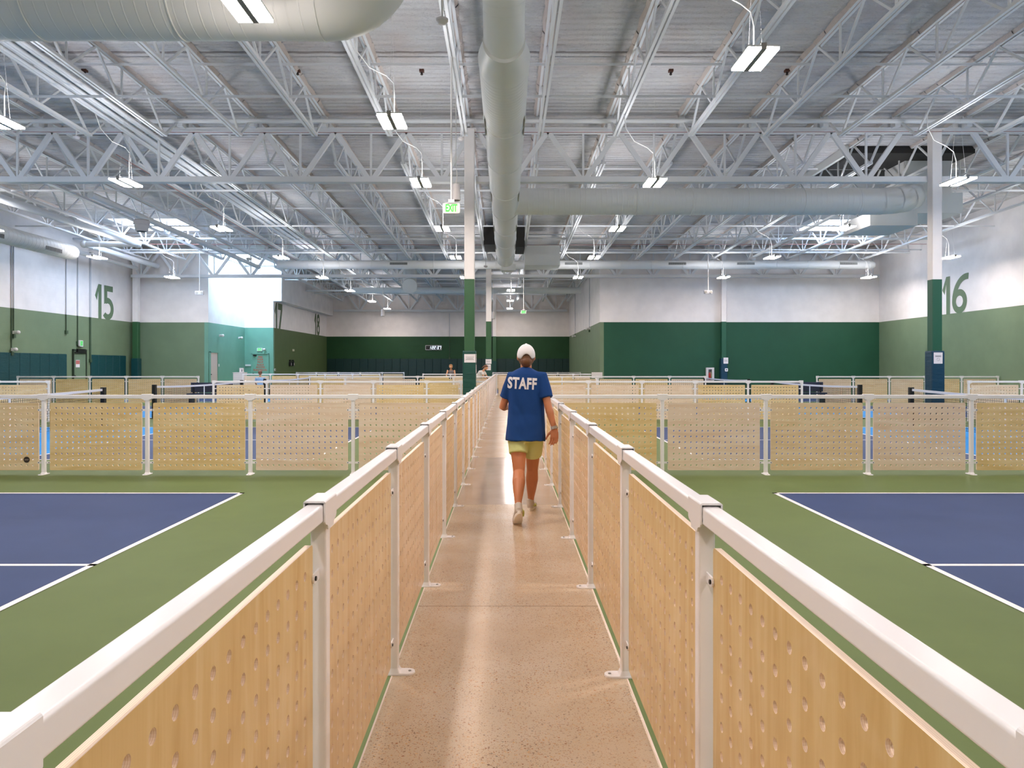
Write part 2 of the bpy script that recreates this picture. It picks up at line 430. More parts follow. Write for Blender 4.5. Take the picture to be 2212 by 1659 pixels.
# ------------------------------------------------------------------ roof steel
JOIST_X = [-1.0 + 1.83 * k for k in range(-9, 11)]
def joist_meshes(L, end):
    """long open-web joist in local coordinates: y 0..L, z measured from the deck, sloping with the roof"""
    sl = -0.024; D = 0.88
    zt = lambda y: sl*y - 0.05; zb = lambda y: sl*y - D + 0.04
    t = MB()
    for dx in (-0.042, 0.042): t.bar((dx, 0, zt(0)), (dx, L, zt(L)), 0.055, 0.06)
    c = MB()
    for dx in (-0.042, 0.042): c.bar((dx, end, zb(end)), (dx, L-end, zb(L-end)), 0.052, 0.062)
    w = MB()
    n = int(round((L - 2*end) / 2.05)); st = (L - 2*end) / n
    nodes = [end + st*k for k in range(n+1)]
    for k, y in enumerate(nodes):
        if 0 < k < n: w.bar((0, y, zb(y)), (0, y, zt(y)), 0.036, 0.036)
        if k < n:
            m = y + st/2
            w.bar((0, y+0.05, zb(y)), (0, m, zt(m)), 0.044, 0.044); w.bar((0, m, zt(m)), (0, nodes[k+1]-0.05, zb(nodes[k+1])), 0.044, 0.044)
    w.bar((0, end, zb(end)), (0, 0.05, zt(0)), 0.05, 0.05); w.bar((0, L-end, zb(L-end)), (0, L-0.05, zt(L)), 0.05, 0.05)
    # bearing seats over the girders
    w.box(-0.07, 0.07, -0.05, 0.18, zt(0)-0.28, zt(0)-0.02); w.box(-0.07, 0.07, L-0.18, L+0.05, zt(L)-0.28, zt(L)-0.02)
    fs = MB()
    for k in range(int(L/0.5)):
        y0, y1 = k*0.5, min(L, k*0.5+0.5); q = 0.02*math.sin(k*2.1); r_ = 0.02*math.sin(k*1.3+1)
        fs.face([(-0.13+q, y0, zt(y0)+0.044), (-0.075+r_, y0, zt(y0)-0.02), (-0.075-r_, y1, zt(y1)-0.02), (-0.13-q, y1, zt(y1)+0.044)])
        fs.face([(0.13+q, y0, zt(y0)+0.044), (0.13-q, y1, zt(y1)+0.044), (0.075-r_, y1, zt(y1)-0.02), (0.075+r_, y0, zt(y0)-0.02)])
        fs.face([(-0.075+r_, y0, zt(y0)-0.02), (0.075+r_, y0, zt(y0)-0.02), (0.075-r_, y1, zt(y1)-0.02), (-0.075-r_, y1, zt(y1)-0.02)])
    global foam_mesh; foam_mesh = fs.mesh('foam_collar', foam_pink)
    return t.mesh('top_chord', roof_white), c.mesh('bottom_chord', roof_white), w.mesh('web_lattice', roof_white)
BAYS = [(0.9, 18.98, 'near roof bay', JOIST_X), (19.22, 36.95, 'middle roof bay', JOIST_X), (37.3, 55.0, 'far hall roof', [x for x in JOIST_X if -12.9 < x < 4.6])]
for y0, y1, where, xs in BAYS:
    tm, cm, wm = joist_meshes(y1 - y0, 1.0)
    for x in xs:
        k = round((x + 1.0) / 1.83)
        side = f'{ORD[k-1]} right of the central duct' if k >= 1 else f'{ORD[-k]} left of the central duct'
        t = thing('open_web_joist', f'white open web joist, {where}, {side}', 'roof joist', (x, y0, deck(y0)), group='open web joists under the roof')
        link('top_chord', tm, t); link('bottom_chord', cm, t); link('web_lattice', wm, t); link('foam_collar', foam_mesh, t)

def girder(x0, x1, y, zb, zt, label, phase):
    t = thing('girder_truss', label, 'girder', (0, y, 0), group='girder trusses across the hall')
    b = MB()
    for dy in (-0.07, 0.07): b.box(x0, x1, dy-0.05, dy+0.05, zt-0.11, zt)
    b.build('top_chord', roof_white, t)
    b = MB(); b.box(x0+0.15, x1-0.15, -0.11, 0.11, zb-0.155, zb-0.135); b.box(x0+0.15, x1-0.15, -0.06, 0.06, zb-0.135, zb)
    b.build('bottom_chord', roof_white, t)
    w = MB(); p = 1.83; xs = []
    x = phase
    while x - p > x0: x -= p
    while x < x1 - 0.2:
        if x > x0 + 0.3: xs.append(x)
        x += p
    m = 0.1
    for x in xs:
        w.bar((x, 0, zb-0.05), (x, 0, zt-0.06), 0.05, 0.05, up=(0, 1, 0))
        if x - p/2 > x0 - 0.4: w.bar((x-0.06, 0, zb-0.05), (max(x-p/2, x0), 0, zt-0.06), 0.12, 0.09, up=(0, 1, 0))
        if x + p/2 < x1 + 0.4: w.bar((x+0.06, 0, zb-0.05), (min(x+p/2, x1), 0, zt-0.06), 0.12, 0.09, up=(0, 1, 0))
    w.build('web_lattice', roof_white, t)
GP = (38 - VPX) * 19.1 / F_PX
girder(XL, -0.93, 19.1, 6.34, 7.58, 'white girder truss of the near line, left wall to the padded column by the aisle', GP)
girder(-0.93, 11.0, 19.1, 6.34, 7.58, 'white girder truss of the near line, between the two green columns', GP)
girder(11.0, XR, 19.1, 6.34, 7.58, 'white girder truss of the near line, right column to right wall', GP)
girder(XL, -0.87, 36.9, 6.02, 7.20, 'white girder truss of the second line, left of the far aisle column', -1.79)
girder(-0.87, 10.85, 36.9, 6.02, 7.20, 'white girder truss of the second line, right of the far aisle column', -1.79)
girder(10.85, XR, 36.9, 6.02, 7.20, 'white girder truss of the second line, in the right corner', -1.79)
girder(-13.0, -0.88, 55.05, 5.66, 6.85, 'white girder truss against the far wall, left part', -1.79)
girder(-0.88, 4.7, 55.05, 5.66, 6.85, 'white girder truss against the far wall, right part', -1.79)

# bridging bars across the joists
def bridging(y, low, where):
    z = deck(y) - (0.80 if low else 0.12)
    x0, x1 = (XL, XR) if y < 37 else (-12.9, 4.7)
    b = MB(); b.box(x0, x1, -0.025, 0.025, -0.006, 0.0); b.box(x0, x1, -0.003, 0.003, -0.05, 0.0)
    tag(b.build('bridging_bar', roof_white, None, loc=(0, y, z)), f'thin white bridging bar crossing the {"lower" if low else "upper"} chords, {where}', 'bridging bar', 'bridging bars across the joists')
for y, w in ((9.6, 'first in from the picture top'), (15.6, 'nearer of the near girder'), (23.2, 'just past the near girder'), (28.4, 'middle of the second bay'), (33.4, 'end of the second bay'), (43.0, 'nearer half of the far hall'), (49.5, 'farther half of the far hall')):
    bridging(y, True, w); bridging(y, False, w)
# crossed bracing between joists along the bridging lines
b = MB()

# ------------------------------------------------------------------ columns
def column(x, y, top, w, label, green, pad_m, pad_w=0.335, pad_h=1.83, col_m=None):
    t = thing('support_column', label, 'column', (x, y, 0), group='padded steel columns')
    tag(t, kind='thing')
    h = w/2
    b = MB(); b.prism(rrect(w, w, 0.02, 3), lambda u, v: (u, v, 0), lambda u, v: (u, v, GREEN_H)); b.build('painted_shaft', green, t)['label'] = 'green painted lower shaft'
    b = MB(); b.prism(rrect(w, w, 0.02, 3), lambda u, v: (u, v, GREEN_H), lambda u, v: (u, v, top)); b.box(-h-0.04, h+0.04, -h-0.04, h+0.04, top-0.03, top)
    b.build('white_shaft', wall_white, t)['label'] = 'white painted upper shaft'
    b = MB(); rr = rrect(pad_w, pad_w, 0.03, 3); ri = rrect(w+0.01, w+0.01, 0.02, 3)
    b.prism(rr, lambda u, v: (u, v, 0.02), lambda u, v: (u, v, pad_h-0.03)); b.prism(rr, lambda u, v: (u, v, pad_h-0.03), lambda u, v: (u*0.96, v*0.96, pad_h))
    for z in (0.55, 0.95, 1.25): b.prism(rrect(pad_w+0.006, pad_w+0.006, 0.03, 3), lambda u, v: (u, v, z), lambda u, v: (u, v, z+0.012))
    b.build('column_pad', pad_m, t)['label'] = 'padded vinyl wrap'
    return t
column(-0.94, 18.92, 7.5, 0.26, 'green and white column with green pad, left of the aisle', col_green, pad_green)
column(11.02, 18.98, 7.5, 0.25, 'green and white column with blue pad, among the right courts', col_green2, pad_blue)
column(-0.87, 36.75, 7.1, 0.27, 'second green and white column left of the aisle, with two notices', col_green, pad_green)
column(10.86, 36.9, 7.1, 0.24, 'slim column standing against the dark green rear wall', col_green2, pad_blue, 0.32)
column(-0.88, 55.0, 6.8, 0.27, 'farthest aisle column against the far wall', col_green, pad_green)
column(-18.55, 37.0, 7.1, 0.27, 'corner column where the left wall meets its rear wall', col_green, pad_teal, 0.36)

# notices taped to columns
def notice(p, w, h, label, rot=(0, 0, 0), lines=(0.3, 0.1), ring=False, grp='paper notices taped to the column pads'):
    t = thing('paper_notice', label, 'notice', p, rot, grp)
    b = MB(); b.box(-w/2, w/2, -0.002, 0.0, -h/2, h/2); b.build('sheet', paper, t)
    b = MB()
    for k, z in enumerate(lines):
        ww = w * (0.72 - 0.12 * (k % 2)) / 2; b.box(-ww, ww, -0.004, -0.002, h*z-0.006, h*z+0.004)
    if ring:
        n = 24
        for k in range(n):
            a0, a1 = 2*PI*k/n, 2*PI*(k+1)/n; r0, r1 = 0.034, 0.04; zc = -h*0.12
            b.face([(r0*math.cos(a0), -0.004, zc+r0*math.sin(a0)), (r1*math.cos(a0), -0.004, zc+r1*math.sin(a0)), (r1*math.cos(a1), -0.004, zc+r1*math.sin(a1)), (r0*math.cos(a1), -0.004, zc+r0*math.sin(a1))])
        b.bar((-0.026, -0.003, zc+0.026), (0.026, -0.003, zc-0.026), 0.005, 0.002)
    b.build('printed_lines', grey_ink, t)
y = 18.92 - 0.1676 - 0.002
notice(W(1015, 774, y), 0.285, 0.215, 'white landscape notice on the front of the near green column pad', lines=(0.14, 0.0, -0.12))
notice((-0.94+0.1676+0.002, 18.9, W(0, 774, 18.9).z), 0.285, 0.215, 'upper white notice on the aisle side of the near green column pad', rot=(0, 0, PI/2))
notice((-0.94+0.1676+0.002, 18.9, W(0, 797, 18.9).z), 0.285, 0.215, 'lower white notice on the aisle side of the near green column pad', rot=(0, 0, PI/2))
y = 18.98 - 0.1676 - 0.002
notice(W(2026.5, 773.5, y), 0.225, 0.285, 'white portrait notice with a circle symbol on the blue column pad', lines=(0.22, 0.17, 0.12), ring=True)
y = 36.75 - 0.1676 - 0.002
notice(W(1055.3, 781, y), 0.29, 0.23, 'upper of two white notices on the second aisle column', lines=(0.1, -0.05))
notice(W(1055.3, 793.5, y), 0.225, 0.29, 'lower of two white notices on the second aisle column', lines=(0.2, 0.1), ring=True)
y = 36.9 - 0.16 - 0.002
notice(W(1568, 779, y), 0.235, 0.30, 'white notice on the slim column by the dark green wall', lines=(0.1, 0.0, -0.1))
t = thing('thermostat', 'small square white thermostat below the notice on the slim column', 'thermostat', W(1569, 799, y))
b = MB(); b.prism(rrect(0.145, 0.15, 0.02, 3), lambda u, v: (u, 0, v), lambda u, v: (u, -0.03, v)); b.build('case', white_steel, t)
b = MB(); b.box(-0.035, 0.035, -0.033, -0.03, -0.02, 0.03); b.build('screen', grille_dark, t)

# ------------------------------------------------------------------ fences
HOLE_P, HOLE_R = 0.0762, 0.0128
PW, PH, PT, PZ = 1.223, 0.897, 0.018, 0.055
def panel_mesh(width, cols, m_face):
    """perforated plywood board: local x 0..width, z 0..PH, y 0 (front)..PT (back), real round holes"""
    rows = 11; N = 16; mx = (width - (cols-1)*HOLE_P) / 2; mz = (PH - (rows-1)*HOLE_P) / 2
    b = MB()
    xs = [mx - HOLE_P/2 + HOLE_P*k for k in range(cols+1)]; zs = [mz - HOLE_P/2 + HOLE_P*k for k in range(rows+1)]
    cell = []
    for k in range(N):
        a = 2*PI*(k+0.5)/N; c, s_ = math.cos(a), math.sin(a); q = max(abs(c), abs(s_)); cell.append((c/q*HOLE_P/2, s_/q*HOLE_P/2, c*HOLE_R, s_*HOLE_R))
    # put square corners into the ring
    for i in range(cols):
        for j in range(rows):
            cx, cz = mx + i*HOLE_P, mz + j*HOLE_P
            for k in range(N):
                o0, o1 = cell[k], cell[(k+1) % N]
                A = [(cx+o0[0], cz+o0[1]), (cx+o1[0], cz+o1[1])]
                if (k % 4) == 1:  # corner lies between these two rays
                    sx, sz = (1 if o0[0]+o1[0] > 0 else -1), (1 if o0[1]+o1[1] > 0 else -1)
                    A.insert(1, (cx+sx*HOLE_P/2, cz+sz*HOLE_P/2))
                I = [(cx+o1[2], cz+o1[3]), (cx+o0[2], cz+o0[3])]
                b.face([(x, 0, z) for x, z in reversed(A + I)], 0)
                b.face([(x, PT, z) for x, z in A + I], 0)
                b.face([(I[0][0], 0, I[0][1]), (I[1][0], 0, I[1][1]), (I[1][0], PT, I[1][1]), (I[0][0], PT, I[0][1])], 1)
    # border with rounded corners
    r = 0.014; X0, X1, Z0, Z1 = xs[0], xs[-1], zs[0], zs[-1]
    for yy, rev in ((0, False), (PT, True)):
        def q(p):
            p = [(x, yy, z) for x, z in p]; b.face(list(reversed(p)) if rev else p, 0)
        arc = lambda cx, cz, a0: [(cx + r*math.cos(math.radians(a0+90*k/4)), cz + r*math.sin(math.radians(a0+90*k/4))) for k in range(5)]
        q([(X0, 0)] + [(X1, 0), (X1, Z0), (X0, Z0)]); q([(X0, Z1), (X1, Z1), (X1, PH), (X0, PH)])
        q(arc(r, r, 180) + [(X0, 0), (X0, PH)] + arc(r, PH-r, 90)[0:5])
        q([(X1, PH), (X1, 0)] + arc(width-r, r, 270) + arc(width-r, PH-r, 0))
    prof = [(x - width/2, z - PH/2) for x, z in [(u + width/2, v + PH/2) for u, v in rrect(width, PH, r, 4)]]
    b.prism(prof, lambda u, v: (u + width/2, 0, v + PH/2), lambda u, v: (u + width/2, PT, v + PH/2), 1, caps=False)
    return b.mesh('panel', [m_face, ply_edge])
panel_z = panel_mesh(PW, 15, ply_z); panel_x = panel_mesh(PW, 15, ply_x); panel_short = panel_mesh(0.743, 9, ply_x)
# post, local: x along the run, y across (front is -y), z up
b = MB(); b.prism(rrect(0.046, 0.046, 0.006, 3), lambda u, v: (u, v, 0.0), lambda u, v: (u, v, 1.01)); post_me = b.mesh('post', white_steel)
def stadium(L, w, n=8):
    out = []
    for k in range(n+1): a = PI*k/n; out.append((w/2*math.cos(a), (L-w)/2 + w/2*math.sin(a)))
    for k in range(n+1): a = PI + PI*k/n; out.append((w/2*math.cos(a), -(L-w)/2 + w/2*math.sin(a)))
    return out
b = MB(); st = stadium(0.20, 0.07)
b.prism(st, lambda u, v: (u, v, 0.0), lambda u, v: (u, v, 0.006)); b.prism(st, lambda u, v: (u, v, 0.006), lambda u, v: (u*0.95, v*0.985, 0.009))
b.prism(rrect(0.066, 0.066, 0.008), lambda u, v: (u, v, 0.009), lambda u, v: (u*0.72, v*0.72, 0.03), caps=False)
for s in (-1, 1): b.lathe([(0.007, 0.009), (0.007, 0.012)], (0, 0.075*s, 0), 8, 1)
plate_me = b.mesh('base_plate', [white_steel, mat('bolt_grey', (150, 148, 146), 0.4, metal=0.6)])
def cap_mesh(front_end=0):
    """sleeve over the rail: top plate, two cheeks tapering down to the post; front_end closes one end"""
    b = MB(); hw, th = 0.0305, 0.0045; zt = 1.0685; u0, u1 = -0.067, 0.067
    if front_end == -1: u0 = -0.026
    if front_end == 1: u1 = 0.026
    side = [(u0, zt-0.004), (u1, zt-0.004), (u1, 1.010), (u1-0.006, 1.003), (min(u1, 0.044), 0.999), (min(u1, 0.036), 0.994), (min(u1, 0.031), 0.984), (max(u0, -0.031), 0.984), (max(u0, -0.036), 0.994), (max(u0, -0.044), 0.999), (u0+0.006, 1.003), (u0, 1.010)]
    for s in (-1, 1):
        b.prism(side, lambda u, v: (u, s*(hw-th), v), lambda u, v: (u, s*hw, v))
    arc = [(hw-0.006+0.006*math.cos(math.radians(a)), zt-0.006+0.006*math.sin(math.radians(a))) for a in (0, 22, 45, 67, 90)]
    prof = [(hw, zt-0.008)] + arc[1:] + [(-y_, z_) for y_, z_ in reversed(arc[1:])] + [(-hw, zt-0.008), (-hw+th, zt-0.008), (-hw+th, zt-th-0.001), (hw-th, zt-th-0.001), (hw-th, zt-0.008)]
    b.prism(prof, lambda y_, z_: (u0, y_, z_), lambda y_, z_: (u1, y_, z_))
    if front_end:
        e = u0 if front_end == -1 else u1
        b.prism(rrect(2*hw, 0.084, 0.006), lambda u, v: (e, u, 1.0265+v), lambda u, v: (e - front_end*0.004, u, 1.0265+v))
    return b.mesh('rail_cap', white_steel)
cap_me, cap_start, cap_stop = cap_mesh(), cap_mesh(-1), cap_mesh(1)
def bracket_mesh(sides):
    b = MB()
    for s in sides:
        L0, L1 = 0.018, 0.085; pr = [(L0, -0.014), (L1-0.014, -0.014)] + [(L1-0.014+0.014*math.sin(math.radians(a)), -0.014*math.cos(math.radians(a))) for a in (30, 60, 90, 120, 150)] + [(L1-0.014, 0.014), (L0, 0.014)]
        b.prism([(s*u, v) for u, v in (pr if s > 0 else reversed(pr))], lambda u, v: (u, -0.0035, v), lambda u, v: (u, 0.0015, v))
        b.box(min(0, s*L0), max(0, s*L0), -0.0035, 0.0015, -0.013, 0.013)
        b.prism([(s*(L1-0.015)+0.0065*math.cos(2*PI*k/10), 0.0065*math.sin(2*PI*k/10)) for k in range(10)], lambda u, v: (u, -0.0035, v), lambda u, v: (u, -0.0075, v), 1)
    return b.mesh('bracket', [white_steel, black])
br_both, br_plus, br_minus = bracket_mesh((-1, 1)), bracket_mesh((1,)), bracket_mesh((-1,))

def fence(origin, rotz, posts, label, rail=None, panel=panel_x, ends=(True, True), group=None, short=None, brackets=True, flip=1):
    """posts: positions along the run (local x). Boards hang just behind the post centre line (local +y)."""
    t = thing('perforated_fence', label, 'fence', origin, (0, 0, rotz), group)
    r0, r1 = rail or (posts[0]-0.024, posts[-1]+0.024)
    b = MB(); b.prism(rrect(0.049, 0.049, 0.007, 8), lambda u, v: (r0, u, 1.0335+v), lambda u, v: (r1, u, 1.0335+v)); b.build('top_rail', white_steel, t)
    for i, x in enumerate(posts):
        p = link('post', post_me, t, (x, 0, 0)); link('base_plate', plate_me, p)
        first, last = i == 0 and ends[0], i == len(posts)-1 and ends[1]
        link('rail_cap', cap_start if first else cap_stop if last else cap_me, p)
        if brackets:
            left = i > 0 or rail is not None and rail[0] < x-0.5; right = i < len(posts)-1 or rail is not None and rail[1] > x+0.5
            me = br_both if left and right else br_plus if right else br_minus
            for z in (0.157, 0.857):
                o = link('bracket', me, p, (0, 0, z))
                if flip < 0: o.scale = (1, -1, 1)
    spans = list(zip(posts[:-1], posts[1:]))
    if rail and rail[0] < posts[0]-0.85: spans.insert(0, (max(posts[0]-1.37, rail[0]), posts[0]))
    if rail and rail[1] > posts[-1]+0.85: spans.append((posts[-1], min(posts[-1]+1.37, rail[1])))
    for a, c in spans:
        me = panel; w = PW
        if c - a < 1.1: me, w = panel_short, 0.743
        m = (a + c) / 2
        link('panel', me, t, (m - w/2, 0.0022 if flip > 0 else -0.0022-PT, PZ))
    return t
YP = lambda a, k0, k1: [a + 1.3705*k for k in range(k0, k1)]
# the two long fences along the aisle (local x -> world y). Left: rotate +90 deg: local +y -> world -x
left_posts = YP(3.467, -2, 25); right_posts = YP(3.435, -2, 25)
fence((-0.528, 0, 0), PI/2, left_posts, 'long white rail fence with birch boards along the left of the aisle', panel=panel_z, group='long fences along the aisle', ends=(True, True))
fence((0.556, 0, 0), PI/2, right_posts, 'long white rail fence with birch boards along the right of the aisle', panel=panel_z, group='long fences along the aisle', ends=(True, True), flip=-1)
G = 'short cross fences between the courts'
def xs_at(y, *px): return [(p - VPX) * y / F_PX for p in px]
YA, YB, YC, YD, YE = 9.82, 19.2, 28.1, 37.0, 46.1
fence((0, YA, 0), 0, [-7.52] + xs_at(YA, 95, 318.5, 541, 763), 'nearest cross fence left of the aisle, with a round dark badge', rail=(-8.9, -0.55), group=G, ends=(False, False))
fence((0, YA, 0), 0, xs_at(YA, 1430.5, 1654, 1875, 2098) + [7.56], 'nearest cross fence right of the aisle', rail=(0.57, 8.9), group=G, ends=(False, False))
fence((0, YB, 0), 0, [-14.6, -13.24, -11.9], 'second cross fence by the left wall, ending at a black net post', group=G, rail=(-15.9, -11.876), ends=(False, True))
fence((0, YB, 0), 0, xs_at(YB, 461.2, 576.2, 692.2, 806.5, 921.8, 996.2), 'second cross fence left of the aisle, ending at the green padded column', rail=(-7.64, -0.55), group=G, ends=(True, False))
fence((0, YB, 0), 0, xs_at(YB, 1270.9, 1386.5, 1501.4, 1615.9, 1732.2), 'second cross fence right of the aisle', rail=(0.57, 7.72), group=G, ends=(False, True))
fence((0, YB, 0), 0, [12.03, 13.41, 14.78], 'second cross fence at far right, past the blue padded column', rail=(12.0, 16.0), group=G, ends=(True, False))
fence((0, YC, 0), 0, xs_at(YC, 38, 115.8, 194.2, 272.8, 350.7, 428.9), 'third cross fence by the left wall in front of the teal pads', group=G)
fence((0, YC, 0), 0, xs_at(YC, 668.9, 746.3, 823.8, 902.1, 979.9), 'third cross fence left of the aisle', rail=(-7.52, -0.55), group=G, ends=(True, False))
fence((0, YC, 0), 0, xs_at(YC, 1214, 1291.8, 1368.8, 1446.4, 1524), 'third cross fence right of the aisle, ending by the fire extinguisher', rail=(0.57, 7.63), group=G, ends=(False, True))
fence((0, YC, 0), 0, xs_at(YC, 1764.7, 1843.2, 1920.9, 1999, 2077.4, 2156), 'third cross fence by the right wall, behind the blue padded column', group=G)
fence((0, YD, 0), 0, xs_at(YD, 525, 584, 643.6, 702.3, 761.4, 820.6), 'fourth cross fence at the entrance of the far hall, left part', group=G, brackets=False)
fence((0, YD, 0), 0, xs_at(YD, 913.7, 973, 1032), 'fourth cross fence with two people leaning by it', group=G, rail=(-4.2, -0.55), brackets=False, ends=(True, False))
fence((0, YD, 0), 0, xs_at(YD, 1073, 1133, 1180, 1238), 'fourth cross fence closing the far end of the aisle', group=G, rail=(-0.5, 4.3), brackets=False, ends=(False, False))
fence((0, YE, 0), 0, xs_at(YE, 640, 683.3, 731, 778, 825.5, 872.7), 'farthest cross fence in the far hall, left part', group=G, brackets=False)
fence((0, YE, 0), 0, xs_at(YE, 1064.5, 1110, 1157, 1204.7, 1254), 'farthest cross fence in the far hall, right part', group=G, brackets=False)
# round maker badge on the nearest left board
t = thing('round_badge', 'small round dark brown badge on the lowest corner of the leftmost near board', 'badge', W(57.5, 993, YA), (0, 0, 0))
b = MB(); b.prism([(0.04*math.cos(2*PI*k/28), 0.04*math.sin(2*PI*k/28)) for k in range(28)], lambda u, v: (u, 0.0022, v), lambda u, v: (u, -0.002, v)); b.build('disc', mat('badge_brown', (58, 44, 36), 0.4), t)
b = MB()
for k in range(5): b.bar((-0.024+0.011*k, -0.003, -0.008), (-0.018+0.011*k, -0.003, 0.008), 0.0035, 0.001, up=(0, 1, 0))
b.box(-0.026, 0.026, -0.0035, -0.0022, -0.0012, 0.0012); b.build('lettering', mat('badge_mark', (196, 178, 160), 0.5), t)

# ------------------------------------------------------------------ nets
net_cord = mat('net_cord', (26, 26, 28), 0.7)
def net(x, y0, y1, label):
    t = thing('court_net', label, 'net', (x, 0, 0), group='pickleball nets on the courts')
    n = 24; top = lambda s: 0.90 - 0.045 * (1 - (2*s-1)**2)
    b = MB()
    for s in (0, 1):
        y = y0 if s == 0 else y1
        p = MB(); p.prism(rrect(0.10, 0.12, 0.02, 3), lambda u, v: (u, y+v, 0), lambda u, v: (u, y+v, 0.93)); p.lathe([(0.13, 0), (0.13, 0.02)], (0, y, 0), 16); p.build('post', black, t)
    b = MB()
    for k in range(n):
        s0, s1 = k/n, (k+1)/n; ya, yb = y0+(y1-y0)*s0, y0+(y1-y0)*s1
        b.face([(-0.012, ya, top(s0)-0.055), (-0.012, yb, top(s1)-0.055), (-0.012, yb, top(s1)), (-0.012, ya, top(s0))])
        b.face([(0.012, ya, top(s0)), (0.012, yb, top(s1)), (0.012, yb, top(s1)-0.055), (0.012, ya, top(s0)-0.055)])
        b.face([(-0.012, ya, top(s0)), (-0.012, yb, top(s1)), (0.012, yb, top(s1)), (0.012, ya, top(s0))])
    b.build('top_tape', mat('net_tape', (228, 226, 232), 0.6), t)
    b = MB(); w = 0.005; st = 0.055
    m = int((y1-y0-0.1)/st)
    for k in range(m+1):
        y = y0+0.05+st*k; s = (y-y0)/(y1-y0); b.bar((0, y, 0.06), (0, y, top(s)-0.03), w, w)
    for j in range(14):
        z = 0.07 + j*st
        for k in range(8):
            s0, s1 = k/8, (k+1)/8; b.bar((0, y0+0.05+(y1-y0-0.1)*s0, z+(top(s0)-0.9)*z), (0, y0+0.05+(y1-y0-0.1)*s1, z+(top(s1)-0.9)*z), w, w)
    b.build('netting', net_cord, t)
    ym = (y0+y1)/2
    b = MB(); b.box(-0.006, 0.006, ym-0.03, ym+0.03, 0.0, 0.855); b.build('centre_strap', mat('net_strap', (232, 232, 236), 0.6), t)
for i, (a, c) in enumerate(COURT_Y[1:]):
    w = ('second', 'third', 'fourth')[i]
    net(-9.68, a-0.3, c+0.3, f'white taped black net across the {w} court left of the aisle')
    net(9.73, a-0.3, c+0.3, f'white taped black net across the {w} court right of the aisle')

# ------------------------------------------------------------------ ducts and pipes
def rings(b, pts, r, step=0.62, n=40, lip=0.012):
    """spiral duct seams: thin raised rings along a straight duct from pts[0] to pts[1]"""
    a, c = Vector(pts[0]), Vector(pts[1]); L = (c-a).length; d = (c-a)/L
    k = step
    while k < L:
        b.tube([a+d*(k-0.012), a+d*(k-0.006), a+d*(k+0.006), a+d*(k+0.012)], [r, r+lip, r+lip, r], n, caps=False); k += step
def spiral_duct_mat():
    m = mat('spiral_duct', (220, 222, 220), 0.4, 0.45); t = NT(m)
    return m
DZ = 5.815; DX = -0.03
t = thing('round_duct', 'big white spiral duct running down the middle of the hall', 'air duct', (0, 0, 0))
b = MB(); R = 0.363
b.tube([(DX, 10.55, DZ), (DX, 29.9, DZ), (DX, 30.2, DZ), (DX, 30.35, DZ)], [R, R, R*0.9, R*0.3], 40); rings(b, [(DX, 10.55, DZ), (DX, 29.9, DZ)], R, 2.44, lip=0.014); rings(b, [(DX, 10.6, DZ), (DX, 29.9, DZ)], R, 0.122, lip=0.003)
b.build('main_run', duct_white, t, smooth=50)
b = MB(); r2 = 0.278
b.tube([(DX, 10.6, DZ), (DX, 10.45, DZ), (DX, 10.05, DZ), (DX, 9.95, DZ)], [R+0.008, R+0.008, r2+0.01, r2+0.01], 40); b.build('reducer', duct_white, t, smooth=40)
b = MB(); pts = [(DX, 10.1, DZ), (DX, 9.99, DZ+0.05), (DX, 9.8, DZ+0.24), (DX, 9.4, DZ+0.64), (DX, 8.0, DZ+2.02)]
b.tube(pts, r2, 40); rings(b, [pts[2], pts[4]], r2, 0.12, lip=0.003); rings(b, [pts[2], pts[4]], r2, 0.9, lip=0.01); b.build('inclined_feed', duct_white, t, smooth=50)
def grille(L, h, name='grille'):
    b = MB(); b.box(-L/2, L/2, -0.012, 0.0, -h/2, h/2, 0)
    n = max(3, int(L/0.03))
    for k in range(n):
        x = -L/2 + L*(k+0.5)/n; b.box(x-0.008, x+0.008, -0.015, -0.012, -h/2+0.012, h/2-0.012, 1)
    return b.mesh(name, [mat('grille_frame', (178, 180, 178), 0.5), grille_dark])
gm = grille(0.9, 0.09); gk = 0
for yy in (13.0, 18.4, 22.6, 26.2, 28.8):
    for s in (-1, 1):
        o = link('grille', gm, t, (DX + s*(R*0.93), yy, DZ-0.13), (0, 0, 0))
        o.rotation_euler = Matrix(((0, s, 0), (1, 0, 0), (0, 0, 1))).to_3x3().to_euler() if False else (0, 0, s*PI/2)
        o['label'] = 'long slot air grille in the duct side'
# branch to the right, with gored elbow
YBR = 20.0
t = thing('branch_duct', 'white round branch duct running right to the boxy plenum', 'air duct')
b = MB(); b.tube([(DX+0.2, YBR, 5.9), (9.6, YBR, 5.9)], R*0.98, 40); rings(b, [(0.45, YBR, 5.9), (9.6, YBR, 5.9)], R*0.98, 0.14, lip=0.003); rings(b, [(0.5, YBR, 5.9), (9.6, YBR, 5.9)], R*0.98, 1.5, lip=0.014); b.build('straight_run', duct_white, t, smooth=50)
b = MB(); el = [(9.4, YBR, 5.9)] + [(9.6 + 2.0*math.sin(a), YBR + 1.3*(1-math.cos(a)), 5.9 + 0.55*(1-math.cos(a))) for a in [math.radians(15*k) for k in range(7)]]
b.tube(el, R*0.98, 40)
for k in (2, 3, 4, 5): 
    d = (Vector(el[k+1]) - Vector(el[k-1])).normalized()*0.02; b.tube([Vector(el[k])-d, Vector(el[k])+d], R*0.98+0.014, 40, caps=False)
b.build('gored_elbow', duct_white, t, smooth=30)
